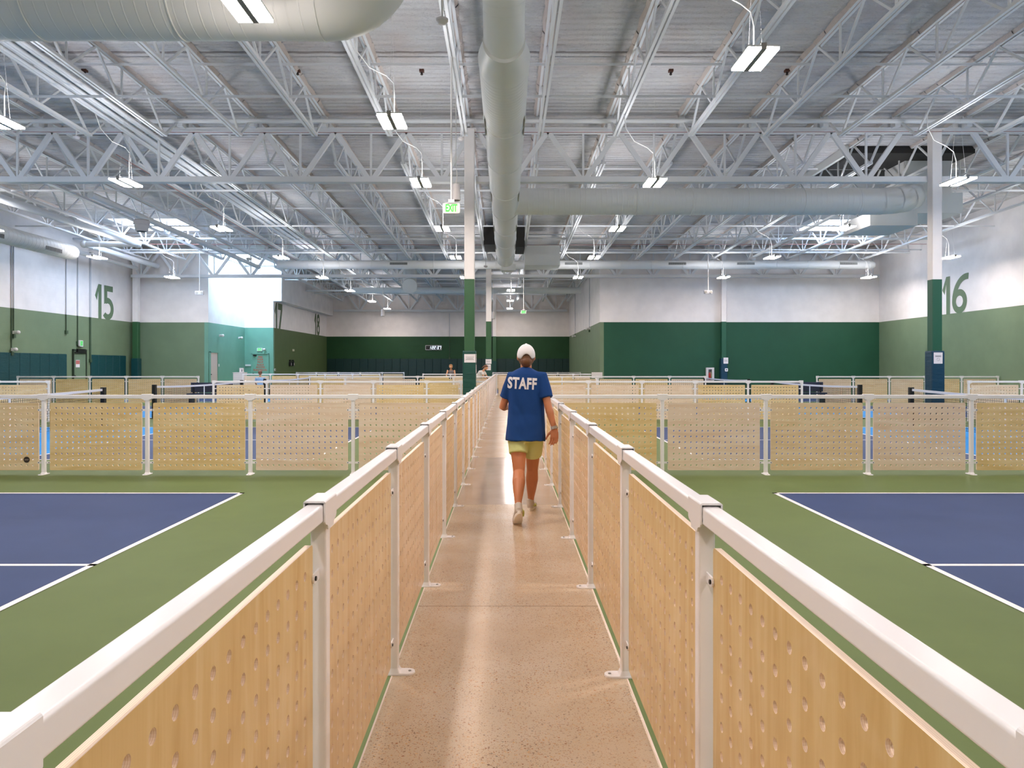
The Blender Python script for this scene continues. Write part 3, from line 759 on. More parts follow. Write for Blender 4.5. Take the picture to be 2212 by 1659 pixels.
# top-left big duct across, ending in an elbow up
t = thing('cross_duct', 'huge white round duct across the upper left, its end turning upward', 'air duct')
RB = 0.5; YT = 9.3; ZT = 6.08
b = MB(); b.tube([(-9.5, YT, ZT), (-2.25, YT, ZT)], RB, 48); rings(b, [(-9.5, YT, ZT), (-2.25, YT, ZT)], RB, 0.152, lip=0.003); rings(b, [(-9.44, YT, ZT), (-2.25, YT, ZT)], RB, 1.78, lip=0.014); b.build('straight_run', duct_white, t, smooth=50)
b = MB(); el = [(-2.40, YT, ZT), (-2.28, YT, ZT)] + [(-2.25 + 0.62*math.sin(a), YT, ZT + 0.62*(1-math.cos(a))) for a in [math.radians(11.25*k) for k in range(1, 9)]] + [(-1.63, YT, 7.98)]
b.tube(el, RB+0.004, 48); b.build('elbow', duct_white, t, smooth=30)
# left wall duct
t = thing('wall_duct', 'white round duct with slot grilles along the top of the left wall', 'air duct')
b = MB(); b.tube([(-16.45, 14.0, 5.74), (-16.45, 27.8, 5.74), (-16.45, 28.0, 5.74), (-16.45, 28.05, 5.74)], [0.29, 0.29, 0.26, 0.15], 32); rings(b, [(-16.45, 14.0, 5.74), (-16.45, 27.8, 5.74)], 0.29, 0.2, 32, 0.004); b.build('main_run', duct_white, t, smooth=50)
gw = grille(0.95, 0.20)
for yy in (19.5, 23.3, 26.4):
    link('grille', gw, t, (-16.45+0.27, yy, 5.64), (0, 0, PI/2))['label'] = 'slot air grille'
# far cross duct
t = thing('far_cross_duct', 'long white round duct with dark slots crossing before the rear wall', 'air duct')
b = MB(); b.tube([(-11.0, 35.6, 6.33), (17.6, 35.6, 6.33), (17.75, 35.6, 6.33)], [0.21, 0.21, 0.14], 28); rings(b, [(-11.0, 35.6, 6.33), (17.6, 35.6, 6.33)], 0.21, 1.5, 28, 0.01); b.build('main_run', duct_white, t, smooth=50)
gf = grille(0.84, 0.12)
for px in (861, 1239, 1463, 1611, 1833):
    link('grille', gf, t, ((px - VPX)*35.4/F_PX, 35.6-0.205, 6.36))['label'] = 'dark slot air grille'
# hall far duct
t = thing('hall_duct', 'white round duct crossing the far hall ceiling', 'air duct')
b = MB(); b.tube([(-9.5, 45.5, 6.1), (4.6, 45.5, 6.1)], 0.2, 24); rings(b, [(-9.5, 45.5, 6.1), (4.6, 45.5, 6.1)], 0.2, 1.5, 24, 0.01); b.build('main_run', duct_white, t, smooth=50)
t = thing('stub_duct', 'short wide white duct elbow under the far hall roof', 'air duct')
b = MB(); b.tube([W(885, 615, 43.0), W(885, 618, 41.8)], 0.42, 28); b.tube([W(885, 612, 43.0), W(885, 585, 43.2)], 0.40, 28); b.build('elbow', duct_white, t, smooth=40)

# pipes
def pipe(name, pts, r, label, group=None, m=None, n=12):
    b = MB(); b.tube(pts, r, n)
    return tag(b.build(name, m or roof_white, None, smooth=50), label, 'pipe', group)
for k in range(6):
    x = -9.62 + 0.135*k
    pipe('conduit_pipe', [(x, 1.2, deck(1.2)-0.52 - 0.05*(k % 2)), (x, 36.0, deck(36)-0.52 - 0.05*(k % 2))], 0.042 if k % 2 else 0.05,
         f'white conduit in the six pipe bundle under the roof, {ORD[k]} from the left', 'six pipe bundle left of the roof centre')
t = thing('sprinkler_main', 'thick white sprinkler main with a sideways jog high on the left', 'pipe')
b = MB()
b.tube([(-15.3, 2.0, 6.56), (-15.3, 30.6, 6.5)], 0.13, 16); b.tube([(-15.3, 30.6, 6.5), (-17.5, 30.6, 6.5)], 0.12, 16); b.tube([(-17.5, 30.6, 6.5), (-17.5, 37.0, 6.46)], 0.12, 16)
for p in ((-15.3, 30.6, 6.5), (-17.5, 30.6, 6.5)): b.ball(p, 0.16, 14)
b.build('pipe_run', roof_white, t, smooth=50)
b = MB()
for yy in (8.0, 14.0, 20.0, 26.0): b.tube([(-15.3, yy-0.09, 6.55), (-15.3, yy+0.09, 6.55)], 0.155, 16)
b.build('couplings', roof_white, t, smooth=50)
pipe('sprinkler_pipe', [(-18.3, 2.0, 6.45), (-18.3, 36.5, 6.3)], 0.09, 'white pipe close to the left wall, above the wall duct', 'sprinkler pipes')
pipe('sprinkler_pipe', [(-12.4, 22.0, 6.55), (-12.4, 37.0, 6.4)], 0.10, 'white pipe beside the skylight on the left', 'sprinkler pipes')
pipe('sprinkler_pipe', [(XL, 18.6, 7.62), (XR, 18.6, 7.62)], 0.06, 'white pipe along the top of the near girder', 'sprinkler pipes')
pipe('sprinkler_pipe', [(XL, 34.4, 6.75), (XR, 34.4, 6.75)], 0.05, 'white pipe crossing in front of the second girder', 'sprinkler pipes')
pipe('sprinkler_pipe', [(XL, 32.2, 7.0), (XR, 32.2, 7.0)], 0.05, 'white pipe crossing beyond the duct branch', 'sprinkler pipes')
pipe('sprinkler_pipe', [(-12.9, 47.5, 6.3), (4.7, 47.5, 6.3)], 0.06, 'white pipe crossing the middle of the far hall', 'sprinkler pipes')
pipe('red_cable', [(XL, 18.85, 7.44), (-6, 18.85, 7.41), (6, 18.85, 7.42), (XR, 18.85, 7.45)], 0.007, 'thin red cable along the near girder top chord', 'red cables under the roof', cable_red, 6)
pipe('red_cable', [(XL, 33.0, 6.9), (0, 33.0, 6.86), (XR, 33.0, 6.9)], 0.010, 'thin red cable crossing before the second girder', 'red cables under the roof', cable_red, 6)
pipe('red_cable', [(-10.2, 19.3, 6.98), (-10.2, 36.0, 6.58)], 0.010, 'thin red cable along a joist on the left', 'red cables under the roof', cable_red, 6)

# boxy plenums and rooftop openings
def boxes(name, label, cat, parts, m=duct_white):
    t = thing(name, label, cat)
    for n, bx, mm in parts:
        b = MB(); b.box(*bx); b.build(n, mm or m, t)
    return t
boxes('supply_plenum', 'stepped white boxy plenum behind the right column', 'plenum',
      [('lower_box', (10.7, 12.1, 21.7, 23.4, 5.58, 5.98), None), ('upper_box', (11.7, 13.55, 21.9, 23.6, 5.985, 6.6), None), ('riser', (12.0, 13.4, 22.2, 23.4, 6.605, 7.7), None)])
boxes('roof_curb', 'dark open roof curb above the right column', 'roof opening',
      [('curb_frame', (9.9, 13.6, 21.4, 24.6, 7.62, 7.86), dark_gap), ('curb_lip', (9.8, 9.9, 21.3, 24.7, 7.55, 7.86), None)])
boxes('air_unit', 'white boxy air unit beside the end of the central duct', 'air unit',
      [('upper_box', (0.82, 2.35, 32.4, 33.6, 6.35, 6.75), None), ('lower_box', (0.82, 2.35, 32.2, 33.8, 5.85, 6.33), None)])
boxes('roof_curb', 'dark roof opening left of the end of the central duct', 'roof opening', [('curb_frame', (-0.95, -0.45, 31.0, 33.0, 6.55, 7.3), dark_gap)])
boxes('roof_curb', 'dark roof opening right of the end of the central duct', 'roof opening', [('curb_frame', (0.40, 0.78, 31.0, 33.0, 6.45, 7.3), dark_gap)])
boxes('duct_box', 'small white box below the end of the central duct', 'duct box', [('lower_box', (-0.2, 0.4, 31.2, 31.9, 5.5, 5.75), None)])
boxes('air_unit', 'pale flat air unit high at upper left between the joists', 'air unit', [('case', (-8.1, -6.6, 10.6, 12.2, 6.9, 7.25), None)])

for k, px in enumerate((183, 373, 643, 911, 1449, 1700)):
    yy = 16.2; p = Vector(((px - VPX)*yy/F_PX, yy, deck(yy)))
    t = thing('sprinkler_outlet', f'small dark sprinkler outlet in the near roof deck, {ORD[k]} from the left', 'sprinkler', p, group='sprinkler outlets in the roof deck')
    b = MB(); b.box(-0.05, 0.05, -0.05, 0.05, -0.05, 0.02); b.build('rust_plate', mat('rust_brown', (92, 56, 44), 0.7), t)
    b = MB(); b.lathe([(0.02, -0.12), (0.03, -0.11), (0.018, -0.05)], (0, 0, 0), 10); b.build('head', mat('outlet_dark', (44, 34, 32), 0.5), t)
# ------------------------------------------------------------------ skylights
sky_lens2 = mat('skylight_lens_clear', (255, 255, 255), 0.4, emit=(0.50, 0.74, 1.0), strength=17.0)
def skylight(x0, x1, y0, y1, label, lens=None):
    t = thing('skylight', label, 'skylight', ((x0+x1)/2, (y0+y1)/2, deck((y0+y1)/2)), group='skylights in the roof')
    w, d = (x1-x0)/2, (y1-y0)/2; b = MB()
    for a in ((-w-0.08, -w, -d-0.08, d+0.08), (w, w+0.08, -d-0.08, d+0.08), (-w, w, -d-0.08, -d), (-w, w, d, d+0.08)): b.box(*a, -0.16, 0.05)
    b.build('curb', roof_white, t)
    b = MB(); b.box(-w, w, -d, d, -0.12, -0.08); b.build('lens', lens or sky_lens, t)
skylight(-16.2, -13.4, 30.0, 32.6, 'bright skylight at left above the pipes and the fan')
skylight(12.8, 15.2, 30.2, 32.6, 'bright skylight at right beyond the branch duct')
skylight(-15.0, -13.1, 38.2, 42.2, 'bright skylight over the pale green alcove', sky_lens2)
skylight(-16.6, -13.6, 11.6, 14.2, 'skylight at left before the near girder')
skylight(13.6, 16.6, 11.6, 14.2, 'skylight at right before the near girder')

# ------------------------------------------------------------------ hanging lights
def make_light():
    t = thing('twin_panel_light', '', 'hanging light')
    for s in (-1, 1):
        b = MB(); b.box(s*0.1175-0.0825, s*0.1175+0.0825, -0.35, 0.35, 0.0, 0.032, 1); b.m[0] = 0; b.m[2] = b.m[4] = 2; b.m[3 if s > 0 else 5] = 2; b.build('light_panel', [emit_lamp, roof_white, emit_side], t)
        b = MB(); b.box(s*0.1175-0.085, s*0.1175+0.085, -0.355, 0.355, 0.0325, 0.055); b.build('panel_housing', roof_white, t)
        b = MB(); b.face([(s*0.1175-0.07, -0.3, 0.0565), (s*0.1175+0.07, -0.3, 0.0565), (s*0.1175+0.07, 0.3, 0.0565), (s*0.1175-0.07, 0.3, 0.0565)]); b.build('uplight_lens', emit_fill, t)  # unseen glowing quad added on top to fill the ceiling with light
    b = MB(); b.box(-0.034, 0.034, -0.36, 0.36, -0.002, 0.08); b.build('driver_box', mat('driver_grey', (150, 146, 142), 0.5), t)
    b = MB()
    for y in (-0.28, 0.28): b.bar((0, y, 0.08), (0, 0, 1.9), 0.003, 0.003)
    b.build('hanger_wire', cable_white, t)
    b = MB(); b.tube([(0.02, 0.1, 0.08), (0.02, 0.1, 0.5), (0.0, 0.16, 0.72), (-0.12, 0.22, 0.86), (-0.42, 0.2, 1.0), (-0.62, 0.1, 1.25), (-0.68, 0.0, 1.55)], 0.009, 6); b.build('power_cord', cable_white, t)
    return t
proto = make_light(); used = [0]
def place_light(x, y, z, label):
    t = proto if not used[0] else copy_tree(proto)
    used[0] = 1; t.location = (x, y, z); t['label'] = label; t['group'] = 'twin panel lights hung from the roof'
LH = 5.5
ROWS = [12.3, 16.4, 21.9, 27.7, 33.9]
def row_name(i): return ('nearest', 'second', 'third', 'fourth', 'fifth', 'sixth', 'seventh', 'eighth')[i]
for x, rows, nm in ((-15.35, [16.4, 21.9, 27.7, 33.9], 'by the left wall'), (-8.45, [12.3, 16.4, 21.9, 27.7, 33.9, 39.9, 46.4, 52.4], 'over the middle of the left courts'),
                    (-1.9, ROWS, 'just left of the central duct'), (3.3, [9.8, 16.4, 21.9, 27.7, 33.9], 'just right of the central duct'),
                    (9.98, [10.0, 16.3, 21.8, 27.7, 33.9], 'over the middle of the right courts'), (16.65, [16.4, 21.9, 27.7, 33.9], 'by the right wall')):
    for i, y in enumerate(rows):
        z = LH - 0.012*(y-19) if y > 19 else LH
        place_light(x, y, LH, f'twin panel light {nm}, {row_name(i)} from the viewer')
for i, y in enumerate((39.7, 46.0, 52.2)): place_light(0.25, y, LH, f'hanging twin panel light over the far aisle, {row_name(i)} of three')
place_light(-2.9, 8.2, 5.42, 'hanging twin panel light in front of the huge upper left duct')
front = [o for o in C.objects if o.get('label', '').startswith('hanging twin panel light in front of')][0]
for ch in list(front.children):
    if ch.name.startswith('uplight_lens'): bpy.data.objects.remove(ch)
# the same fixtures continue over the part of the hall behind the viewer
for i, x in enumerate((-15.35, -8.45, -1.9, 3.3, 9.98, 16.65)):
    for j, y in enumerate((5.0, -1.2)):
        place_light(x, y, LH + 0.35, f'hanging twin panel light {"above" if j == 0 else "behind"} the viewer, {ORD[i]} from left')

# ------------------------------------------------------------------ exit signs, pendant speakers and small ceiling gear
exit_green = mat('exit_green', (60, 200, 70), 0.5, emit=(0.16, 0.85, 0.16), strength=0.22)
sign_white = mat('sign_white', (222, 216, 216), 0.45)
exit_me = text_mesh('EXIT', 0.19, exit_green, 0.002, 0.005, 0.92)
exit_plate = mat('exit_glow_plate', (170, 226, 184), 0.5, emit=(0.55, 0.95, 0.7), strength=0.15)
def exit_sign(p, label, rod, sc=1.0, rot=(0, 0, 0), glow=False):
    t = thing('exit_sign', label, 'exit sign', p, rot, 'green exit signs')
    b = MB(); b.prism(rrect(0.315, 0.19, 0.03, 4), lambda u, v: (u, -0.02, v), lambda u, v: (u, 0.02, v)); b.build('case', sign_white, t)
    o = link('lettering', exit_me, t, (0, -0.0225, -0.004), (PI/2, 0, 0)); o.scale = (0.60, 1.0, 1.0)
    o['label'] = 'green word EXIT'
    if glow:
        b = MB(); b.box(-0.12, 0.12, -0.0206, -0.02, -0.075, 0.075); b.build('glow_plate', exit_plate, t)
    if rod:
        b = MB(); b.box(-0.055, 0.055, -0.03, 0.03, 0.095, 0.16); b.box(-0.075, 0.075, -0.035, 0.035, 0.093, 0.105); b.build('canopy', sign_white, t)
        b = MB(); b.tube([(0, 0, 0.16), (0, 0, rod)], 0.016, 10); b.build('stem', cable_white, t)
    t.scale = (sc, sc, sc)
exit_sign(W(975, 450, 13.6), 'hanging exit sign on a long stem beside the near green column', 3.05)
exit_sign(W(1131, 674, 40.0), 'small hanging exit sign far down the aisle', 2.2, 1.0, glow=True)
exit_sign((XL+0.05, 32.7, W(0, 742, 32.7).z), 'exit sign above the door in the left wall', 0, 1.5, (0, 0, PI/2+0.25), glow=True)
exit_sign(W(561, 755, Y_ALC-0.03), 'exit sign above the red lettered alcove door', 0, 1.0, glow=True)

def pendant_speaker(p, rod, label, sc=1.0):
    t = thing('pendant_speaker', label, 'speaker', p, group='white pendant speakers'); t.scale = (sc,)*3
    b = MB(); b.lathe([(0.085, 0.0), (0.09, 0.005), (0.078, 0.29), (0.07, 0.32), (0.03, 0.335)], (0, 0, 0), 24); b.build('body', sign_white, t, smooth=40)
    b = MB(); b.lathe([(0.078, -0.004), (0.078, 0.001)], (0, 0, 0), 24); b.build('speaker_face', mat('speaker_face', (150, 142, 128), 0.7), t)
    b = MB(); b.tube([(0, 0, 0.33), (0.02, 0, 0.5), (0, 0, 0.7), (0, 0, rod)], 0.008, 6); b.build('cable', cable_white, t)
pendant_speaker(W(985, 433, 14.6), 2.55, 'white pendant speaker next to the near exit sign')
pendant_speaker(W(827, 683, 38.5), 2.4, 'white pendant speaker left of the aisle in the far hall', 1.1)
pendant_speaker(W(1065, 689, 38.0), 2.4, 'white pendant speaker beside the second aisle column', 1.1)

def dome(p, r, label, stem_=0.25, kind='wireless access point'):
    t = thing('dome_device', label, kind, p, group='small white dome devices under the roof')
    b = MB(); b.lathe([(r*0.25, -r*0.5), (r*0.6, -r*0.42), (r*0.8, -r*0.15), (r, 0.0), (r, r*0.35), (r*0.7, r*0.5)], (0, 0, 0), 20); b.build('dome', sign_white, t, smooth=40)
    b = MB(); b.tube([(0, 0, r*0.4), (0, 0, stem_)], 0.015, 8); b.build('mount', cable_white, t)
dome(W(955, 46, 10.2), 0.085, 'white bell shaped device near the top, left of the inclined duct', 0.75)
dome(W(996, 300, 17.6), 0.075, 'white dome device at the near girder beside the green column', 0.3)
dome(W(165, 298, 17.6), 0.075, 'white dome device at the near girder on the left', 0.3)
dome(W(538, 560, 30.0), 0.12, 'white dome camera hanging over the left courts', 0.6)
dome(W(1625, 560, 30.0), 0.13, 'white dome camera hanging over the right courts', 0.7)
dome(W(1049, 576, 33.0), 0.09, 'white bell device beside the second aisle column', 0.4)

t = thing('bucket_fan', 'white bucket shaped fan hanging below the left skylight', 'fan', W(306, 500, 24.0))
b = MB(); b.lathe([(0.17, 0.0), (0.19, 0.02), (0.22, 0.18), (0.22, 0.2), (0.25, 0.22), (0.25, 0.34), (0.2, 0.38)], (0, 0, 0), 28); b.build('shroud', sign_white, t, smooth=40)
b = MB(); b.tube([(-0.25, 0, 0.3), (-0.2, 0, 0.55), (0, 0, 0.66), (0.2, 0, 0.55), (0.25, 0, 0.3)], 0.012, 8); b.tube([(0, 0, 0.66), (0, 0, 1.4)], 0.012, 8); b.build('hanger', cable_white, t)
b = MB(); b.lathe([(0.15, -0.004), (0.15, 0.002)], (0, 0, 0), 24); b.build('grille', grille_dark, t)

def emergency_light(p, rod, label):
    t = thing('emergency_light', label, 'emergency light', p, group='twin head emergency lights')
    b = MB(); b.prism(rrect(0.38, 0.17, 0.02, 3), lambda u, v: (u, -0.05, v), lambda u, v: (u, 0.05, v)); b.build('case', sign_white, t)
    for s in (-1, 1):
        b = MB(); b.prism([(0.055*math.cos(2*PI*k/16)+s*0.12, 0.055*math.sin(2*PI*k/16)) for k in range(16)], lambda u, v: (u, -0.05, v), lambda u, v: (u, -0.065, v)); b.build('lamp_head', mat('lamp_head', (190, 184, 170), 0.3), t)
    b = MB(); b.tube([(0, 0, 0.08), (0, 0, rod)], 0.018, 8); b.build('stem', cable_white, t)
emergency_light(W(1529.5, 631, 34.0), 2.0, 'white twin head emergency light hanging on a rod over the right courts')
emergency_light(W(431, 632.5, 34.0), 2.0, 'white twin head emergency light hanging on a rod over the left courts')

# ------------------------------------------------------------------ painted court numbers
def digit(b, ch, x, h, z0):
    """geometric digits drawn in the x-z plane, height h, left edge x; returns width"""
    s = 0.165 * h
    lay = [0.0]
    def q(pts, own=True):
        if own: lay[0] -= 0.0006
        b.face([(x + u, lay[0], z0 + v) for u, v in pts])
    def arc(cx, cz, ro_x, ro_z, a0, a1, n=28):
        lay[0] -= 0.0006
        for k in range(n):
            t0, t1 = math.radians(a0 + (a1-a0)*k/n), math.radians(a0 + (a1-a0)*(k+1)/n)
            f = lambda t, o: (cx + (ro_x - s*o)*math.cos(t), cz + (ro_z - s*o)*math.sin(t))
            q([f(t0, 0), f(t1, 0), f(t1, 1), f(t0, 1)], False)
    if ch == '1':
        w = 0.34*h
        q([(w-s, 0), (w, 0), (w, h), (w-s, h)]); q([(w-s, h), (0.0, 0.66*h), (0.105*h, 0.53*h), (w-s, 0.80*h)])
    elif ch == '5':
        w = 0.56*h; R = 0.325*h
        q([(0.05*h, 0.45*h), (0.05*h+s, 0.52*h), (0.05*h+s, h), (0.05*h, h)]); q([(0.05*h, h-s), (w-0.04*h, h-s), (w-0.04*h, h), (0.05*h, h)])
        arc(0.24*h, R, R, R, -140, 125)
    elif ch == '6':
        w = 0.62*h; R = 0.31*h
        arc(0.31*h, R, R, R, 0, 360, 40)
        n = 16; lay[0] -= 0.0006
        for k in range(n):
            f = lambda t, o: (0.62*h + (0.62*h - s*o)*math.cos(t), R + (h - R - s*o*0.95)*math.sin(t))
            t0, t1 = PI - (PI/2+0.12)*k/n, PI - (PI/2+0.12)*(k+1)/n
            q([f(t0, 0), f(t1, 0), f(t1, 1), f(t0, 1)], False)
    elif ch == '7':
        w = 0.56*h
        q([(0, h-1.5*s), (w, h-1.5*s), (w, h), (0, h)]); q([(0.10*h, 0), (0.10*h+s*1.25, 0), (w, h-1.5*s), (w-1.25*s, h-1.5*s)])
    else:
        w = 0.56*h
        arc(0.28*h, 0.29*h, 0.28*h, 0.29*h, 0, 360, 40); arc(0.28*h, 0.745*h, 0.255*h, 0.255*h, 0, 360, 40)
    return w
def number(txt, loc, rotz, h, m, label):
    b = MB(); x = 0
    for ch in txt: x += digit(b, ch, x, h, 0) + 0.09*h
    for f in range(len(b.f)): pass
    tag(b.build('wall_number', m, None, loc=loc, rot=(0, 0, rotz)), label, 'painted number')
zb = GREEN_H - 0.03
number('15', (XL+0.006, 33.9, zb), PI/2, 1.62, digit_green, 'large sage green number 15 painted on the left wall')
number('16', (XR-0.006, 31.8, zb), -PI/2, 1.62, digit_green, 'large sage green number 16 painted on the right wall')
number('17', (-13.444, 42.8, zb), PI/2, 1.52, digit_moss, 'moss green wall number seventeen, beside the skylit alcove')
number('18', (-13.444, 51.7, zb), PI/2, 1.52, digit_moss, 'moss green wall number eighteen, near the far wall corner')

# ------------------------------------------------------------------ wall pads
def pad(p, rot, h, m, label, grp, w=0.60):
    b = MB(); b.prism(rrect(w, h, 0.03, 3), lambda u, v: (u, 0, v+h/2), lambda u, v: (u, -0.035, v+h/2)); b.prism(rrect(w, h, 0.03, 3), lambda u, v: (u, -0.035, v+h/2), lambda u, v: (u*0.965, -0.05, v*0.99+h/2))
    return tag(b.build('wall_pad', m, None, loc=p, rot=(0, 0, rot)), label, 'wall pad', grp)
y = 24.6; k = 0
while y + 0.3 < 37.0:
    if not (31.6 < y < 33.35):
        pad((XL+0.002, y, 0.0), PI/2, 1.96, pad_teal, f'teal wall pad on the left wall, {ORD[k]} from the near end', 'teal pads along the left wall'); k += 1
    y += 0.615
pad_far = vinyl('pad_dark_teal_vinyl', (12, 52, 50))
for k in range(30):
    pad((-13.1 + 0.608*k, Y_FAR-0.002, 0.0), 0, 2.0, pad_far, f'dark teal wall pad on the far wall, {ORD[k]} from the left', 'dark teal pads along the far wall')

# ------------------------------------------------------------------ doors
def door(name, loc, rotz, leaf_m, frame_m, label, w=0.92, h=2.13, handle=True, recess=0.0):
    o = link(name, None, None, loc, (0, 0, rotz)); tag(o, label, None, None, 'structure')
    b = MB(); b.box(-w/2-0.05, -w/2, -0.05, 0.02, 0, h+0.05); b.box(w/2, w/2+0.05, -0.05, 0.02, 0, h+0.05); b.box(-w/2-0.05, w/2+0.05, -0.05, 0.02, h, h+0.05); b.build('door_frame', frame_m, o)
    b = MB(); b.box(-w/2, w/2, -0.02, 0.02, 0, h); b.build('door_leaf', leaf_m, o)
    if handle:
        b = MB(); b.lathe([(0.03, 0.0), (0.03, 0.02), (0.015, 0.02), (0.015, 0.05)], (0, 0, 0), 12); h_ = b.build('door_handle', black, o, loc=(-w/2+0.07, -0.02, 1.02), rot=(PI/2, 0, 0))
    return o
d1 = door('door_1', (XL+0.03, 32.62, 0), PI/2, wall_sage, mat('door_frame_dark', (44, 56, 44), 0.5), 'sage green door in the left wall between teal pads')
b = MB(); b.box(-0.3, 0.3, -0.12, -0.03, 2.06, 2.2); b.box(-0.42, 0.42, -0.07, -0.03, 2.0, 2.06); b.build('door_closer', black, d1)
t = thing('door_sign', 'small red and white sign on the left wall door', 'sign', (XL+0.056, 32.45, 1.55), (0, 0, PI/2))
b = MB(); b.box(-0.15, 0.15, -0.004, 0, -0.16, 0.16); b.build('plate', paper, t)
b = MB(); b.box(-0.14, 0.14, -0.006, -0.004, -0.02, 0.14); b.build('red_band', mat('sign_red', (196, 110, 104), 0.5), t)
for z in (-0.06, -0.1):
    pass
door('door_2', (-15.07, 38.0, 0), PI/2, mat('door_cream', (206, 188, 182), 0.5), wall_sage_daylit, 'cream door standing in the side wall of the alcove', w=0.92)
d3 = door('door_3', W(562, 791, Y_ALC-0.04) * 1 - Vector((0, 0, CAM_H)), 0, wall_sage_daylit, wall_sage_daylit, 'green alcove door with red stencilled words')
for k, (txt, z) in enumerate((('FIRE', 1.96), ('RISER', 1.82), ('FACP', 1.67), ('ROOF', 1.51), ('ACCESS', 1.38), ('ELECTRICAL', 1.22))):
    me = text_mesh(txt, 0.15, red_paint, 0.001, 0.001, 0.95)
    link('lettering', me, d3, (0.02, -0.024, z), (PI/2, 0, 0))['label'] = f'red word {txt}'
b = MB(); b.box(-0.38, -0.2, -0.08, -0.02, 2.02, 2.1); b.build('door_closer', black, d3)

# ------------------------------------------------------------------ wall fittings
def conduit(x, y, z0, z1, label, zsplit=True, r=0.02, rotn=1):
    t = thing('wall_conduit', label, 'conduit', (x, y, 0), group='vertical conduits on the walls')
    if z1 > GREEN_H and z0 < GREEN_H:
        b = MB(); b.tube([(0, 0, z0), (0, 0, GREEN_H)], r, 8); b.build('lower_run', mat('conduit_green', (60, 82, 58), 0.5), t)
        b = MB(); b.tube([(0, 0, GREEN_H), (0, 0, z1)], r, 8); b.build('upper_run', mat('conduit_grey', (196, 196, 200), 0.5), t)
    else:
        b = MB(); b.tube([(0, 0, z0), (0, 0, z1)], r, 8); b.build('run', mat('conduit_grey', (196, 196, 200), 0.5), t)
    b = MB(); b.box(-0.05, 0.05, -0.07, 0.07, z0-0.14, z0); b.build('junction_box', mat('conduit_green', (60, 82, 58), 0.5), t)
def ywall(px, x): return x * F_PX / (px - VPX)
for px, py, lab in ((25, 760, 'pair, left one'), (29.5, 722, 'pair, right one'), (143, 714, 'short one before the exit sign'), (168, 738, 'one above the exit sign'), (195, 776, 'thick one between door and number')):
    yy = ywall(px, XL+0.03); z0 = CAM_H - (py - VPY)*yy/F_PX
    conduit(XL+0.03, yy, z0, 6.6, f'thin vertical conduit on the left wall, {lab}', r=0.045 if px == 195 else 0.022)
for px, py, lab in ((1273, 712, 'nearer one with a camera'), (1242, 724, 'farther one with a camera')):
    yy = ywall(px, 4.68); z0 = CAM_H - (py - VPY)*yy/F_PX
    conduit(4.69, yy, z0, 6.4, f'thin vertical conduit on the hall right wall, {lab}')
conduit(W(971, 0, Y_FAR-0.03).x, Y_FAR-0.03, 2.1, 5.4, 'thin vertical conduit on the far wall right of the clock')
def wall_camera(p, d, label):
    t = thing('wall_camera', label, 'camera', p, group='white wall cameras and strobes')
    b = MB(); b.box(-0.05, 0.05, -0.05, 0.05, -0.06, 0.06); b.build('mount', sign_white, t)
    b = MB(); b.tube([Vector((0, 0, 0)), Vector(d)*0.16], 0.055, 14); b.ball(tuple(Vector(d)*0.2), 0.075, 12); b.build('head', sign_white, t, smooth=40)
wall_camera((XL+0.12, ywall(31.5, XL+0.12), W(0, 718, 28.2).z), (0.9, -0.3, 0), 'white camera at the end of a conduit on the left wall')
wall_camera((XL+0.12, ywall(28.5, XL+0.12), W(0, 755, 28.2).z), (0.5, 0, 0), 'small white outlet fitting above the teal pads')
wall_camera((-15.0, ywall(476, -15.0), W(0, 725, 38.7).z), (0.8, -0.4, 0), 'nearer white camera on the alcove side wall')
wall_camera((-15.0, ywall(517, -15.0), W(0, 730, 41.5).z), (0.8, -0.4, 0), 'farther white camera on the alcove side wall')
wall_camera((4.6, ywall(1273, 4.6), W(0, 710, 41).z), (-0.8, -0.4, -0.1), 'nearer white camera on the hall right wall')
wall_camera((4.6, ywall(1242, 4.6), W(0, 724, 48).z), (-0.8, -0.4, -0.1), 'farther white camera on the hall right wall')
wall_camera(W(571.5, 755, Y_ALC-0.1), (0, -0.5, 0), 'white strobe beside the alcove exit sign')
def plate(p, w, h, label, cat, rot=0, m=None, screen=None):
    t = thing('wall_plate', label, cat, p, (0, 0, rot), 'small plates on the walls')
    b = MB(); b.prism(rrect(w, h, 0.015, 2), lambda u, v: (u, 0, v), lambda u, v: (u, -0.03, v)); b.build('cover', m or sign_white, t)
    if screen:
        b = MB(); b.box(-w*screen, w*screen, -0.033, -0.03, -h*0.3, h*0.3); b.build('insert', grille_dark, t)
plate((-15.08, ywall(471, -15.08), W(0, 789, 38.6).z), 0.25, 0.14, 'white switch plate beside the cream alcove door', 'switch', PI/2)
plate(W(536, 789, Y_ALC-0.01), 0.32, 0.10, 'long white room sign left of the red lettered door', 'sign')
plate((-13.44, ywall(633, -13.44), W(0, 756.5, 46.5).z), 0.42, 0.13, 'pale double outlet on the moss green hall wall', 'outlet', PI/2, m=mat('plate_tan', (190, 188, 160), 0.5))
plate((-13.44, ywall(593.5, -13.44), W(0, 798.5, 42.9).z), 0.20, 0.13, 'round white pull station low on the moss green hall wall', 'switch', PI/2, screen=0.2)
for px, w in ((625.5, 'left'), (631.5, 'right')):
    yy = ywall(px, -13.44)
    t = thing('bottle_dispenser', f'{w} of two black dispensers on the moss green hall wall', 'dispenser', (-13.44, yy, W(0, 786, yy).z), (0, 0, PI/2), 'two black dispensers')
    b = MB(); b.prism(rrect(0.28, 0.27, 0.03, 3), lambda u, v: (u, 0, v), lambda u, v: (u, -0.1, v)); b.prism(rrect(0.2, 0.1, 0.03, 3), lambda u, v: (u, 0, v+0.2), lambda u, v: (u, -0.09, v+0.2)); b.build('case', black, t)
    b = MB(); b.box(0.02, 0.1, -0.105, -0.1, -0.09, 0.06); b.build('label_plate', paper, t)
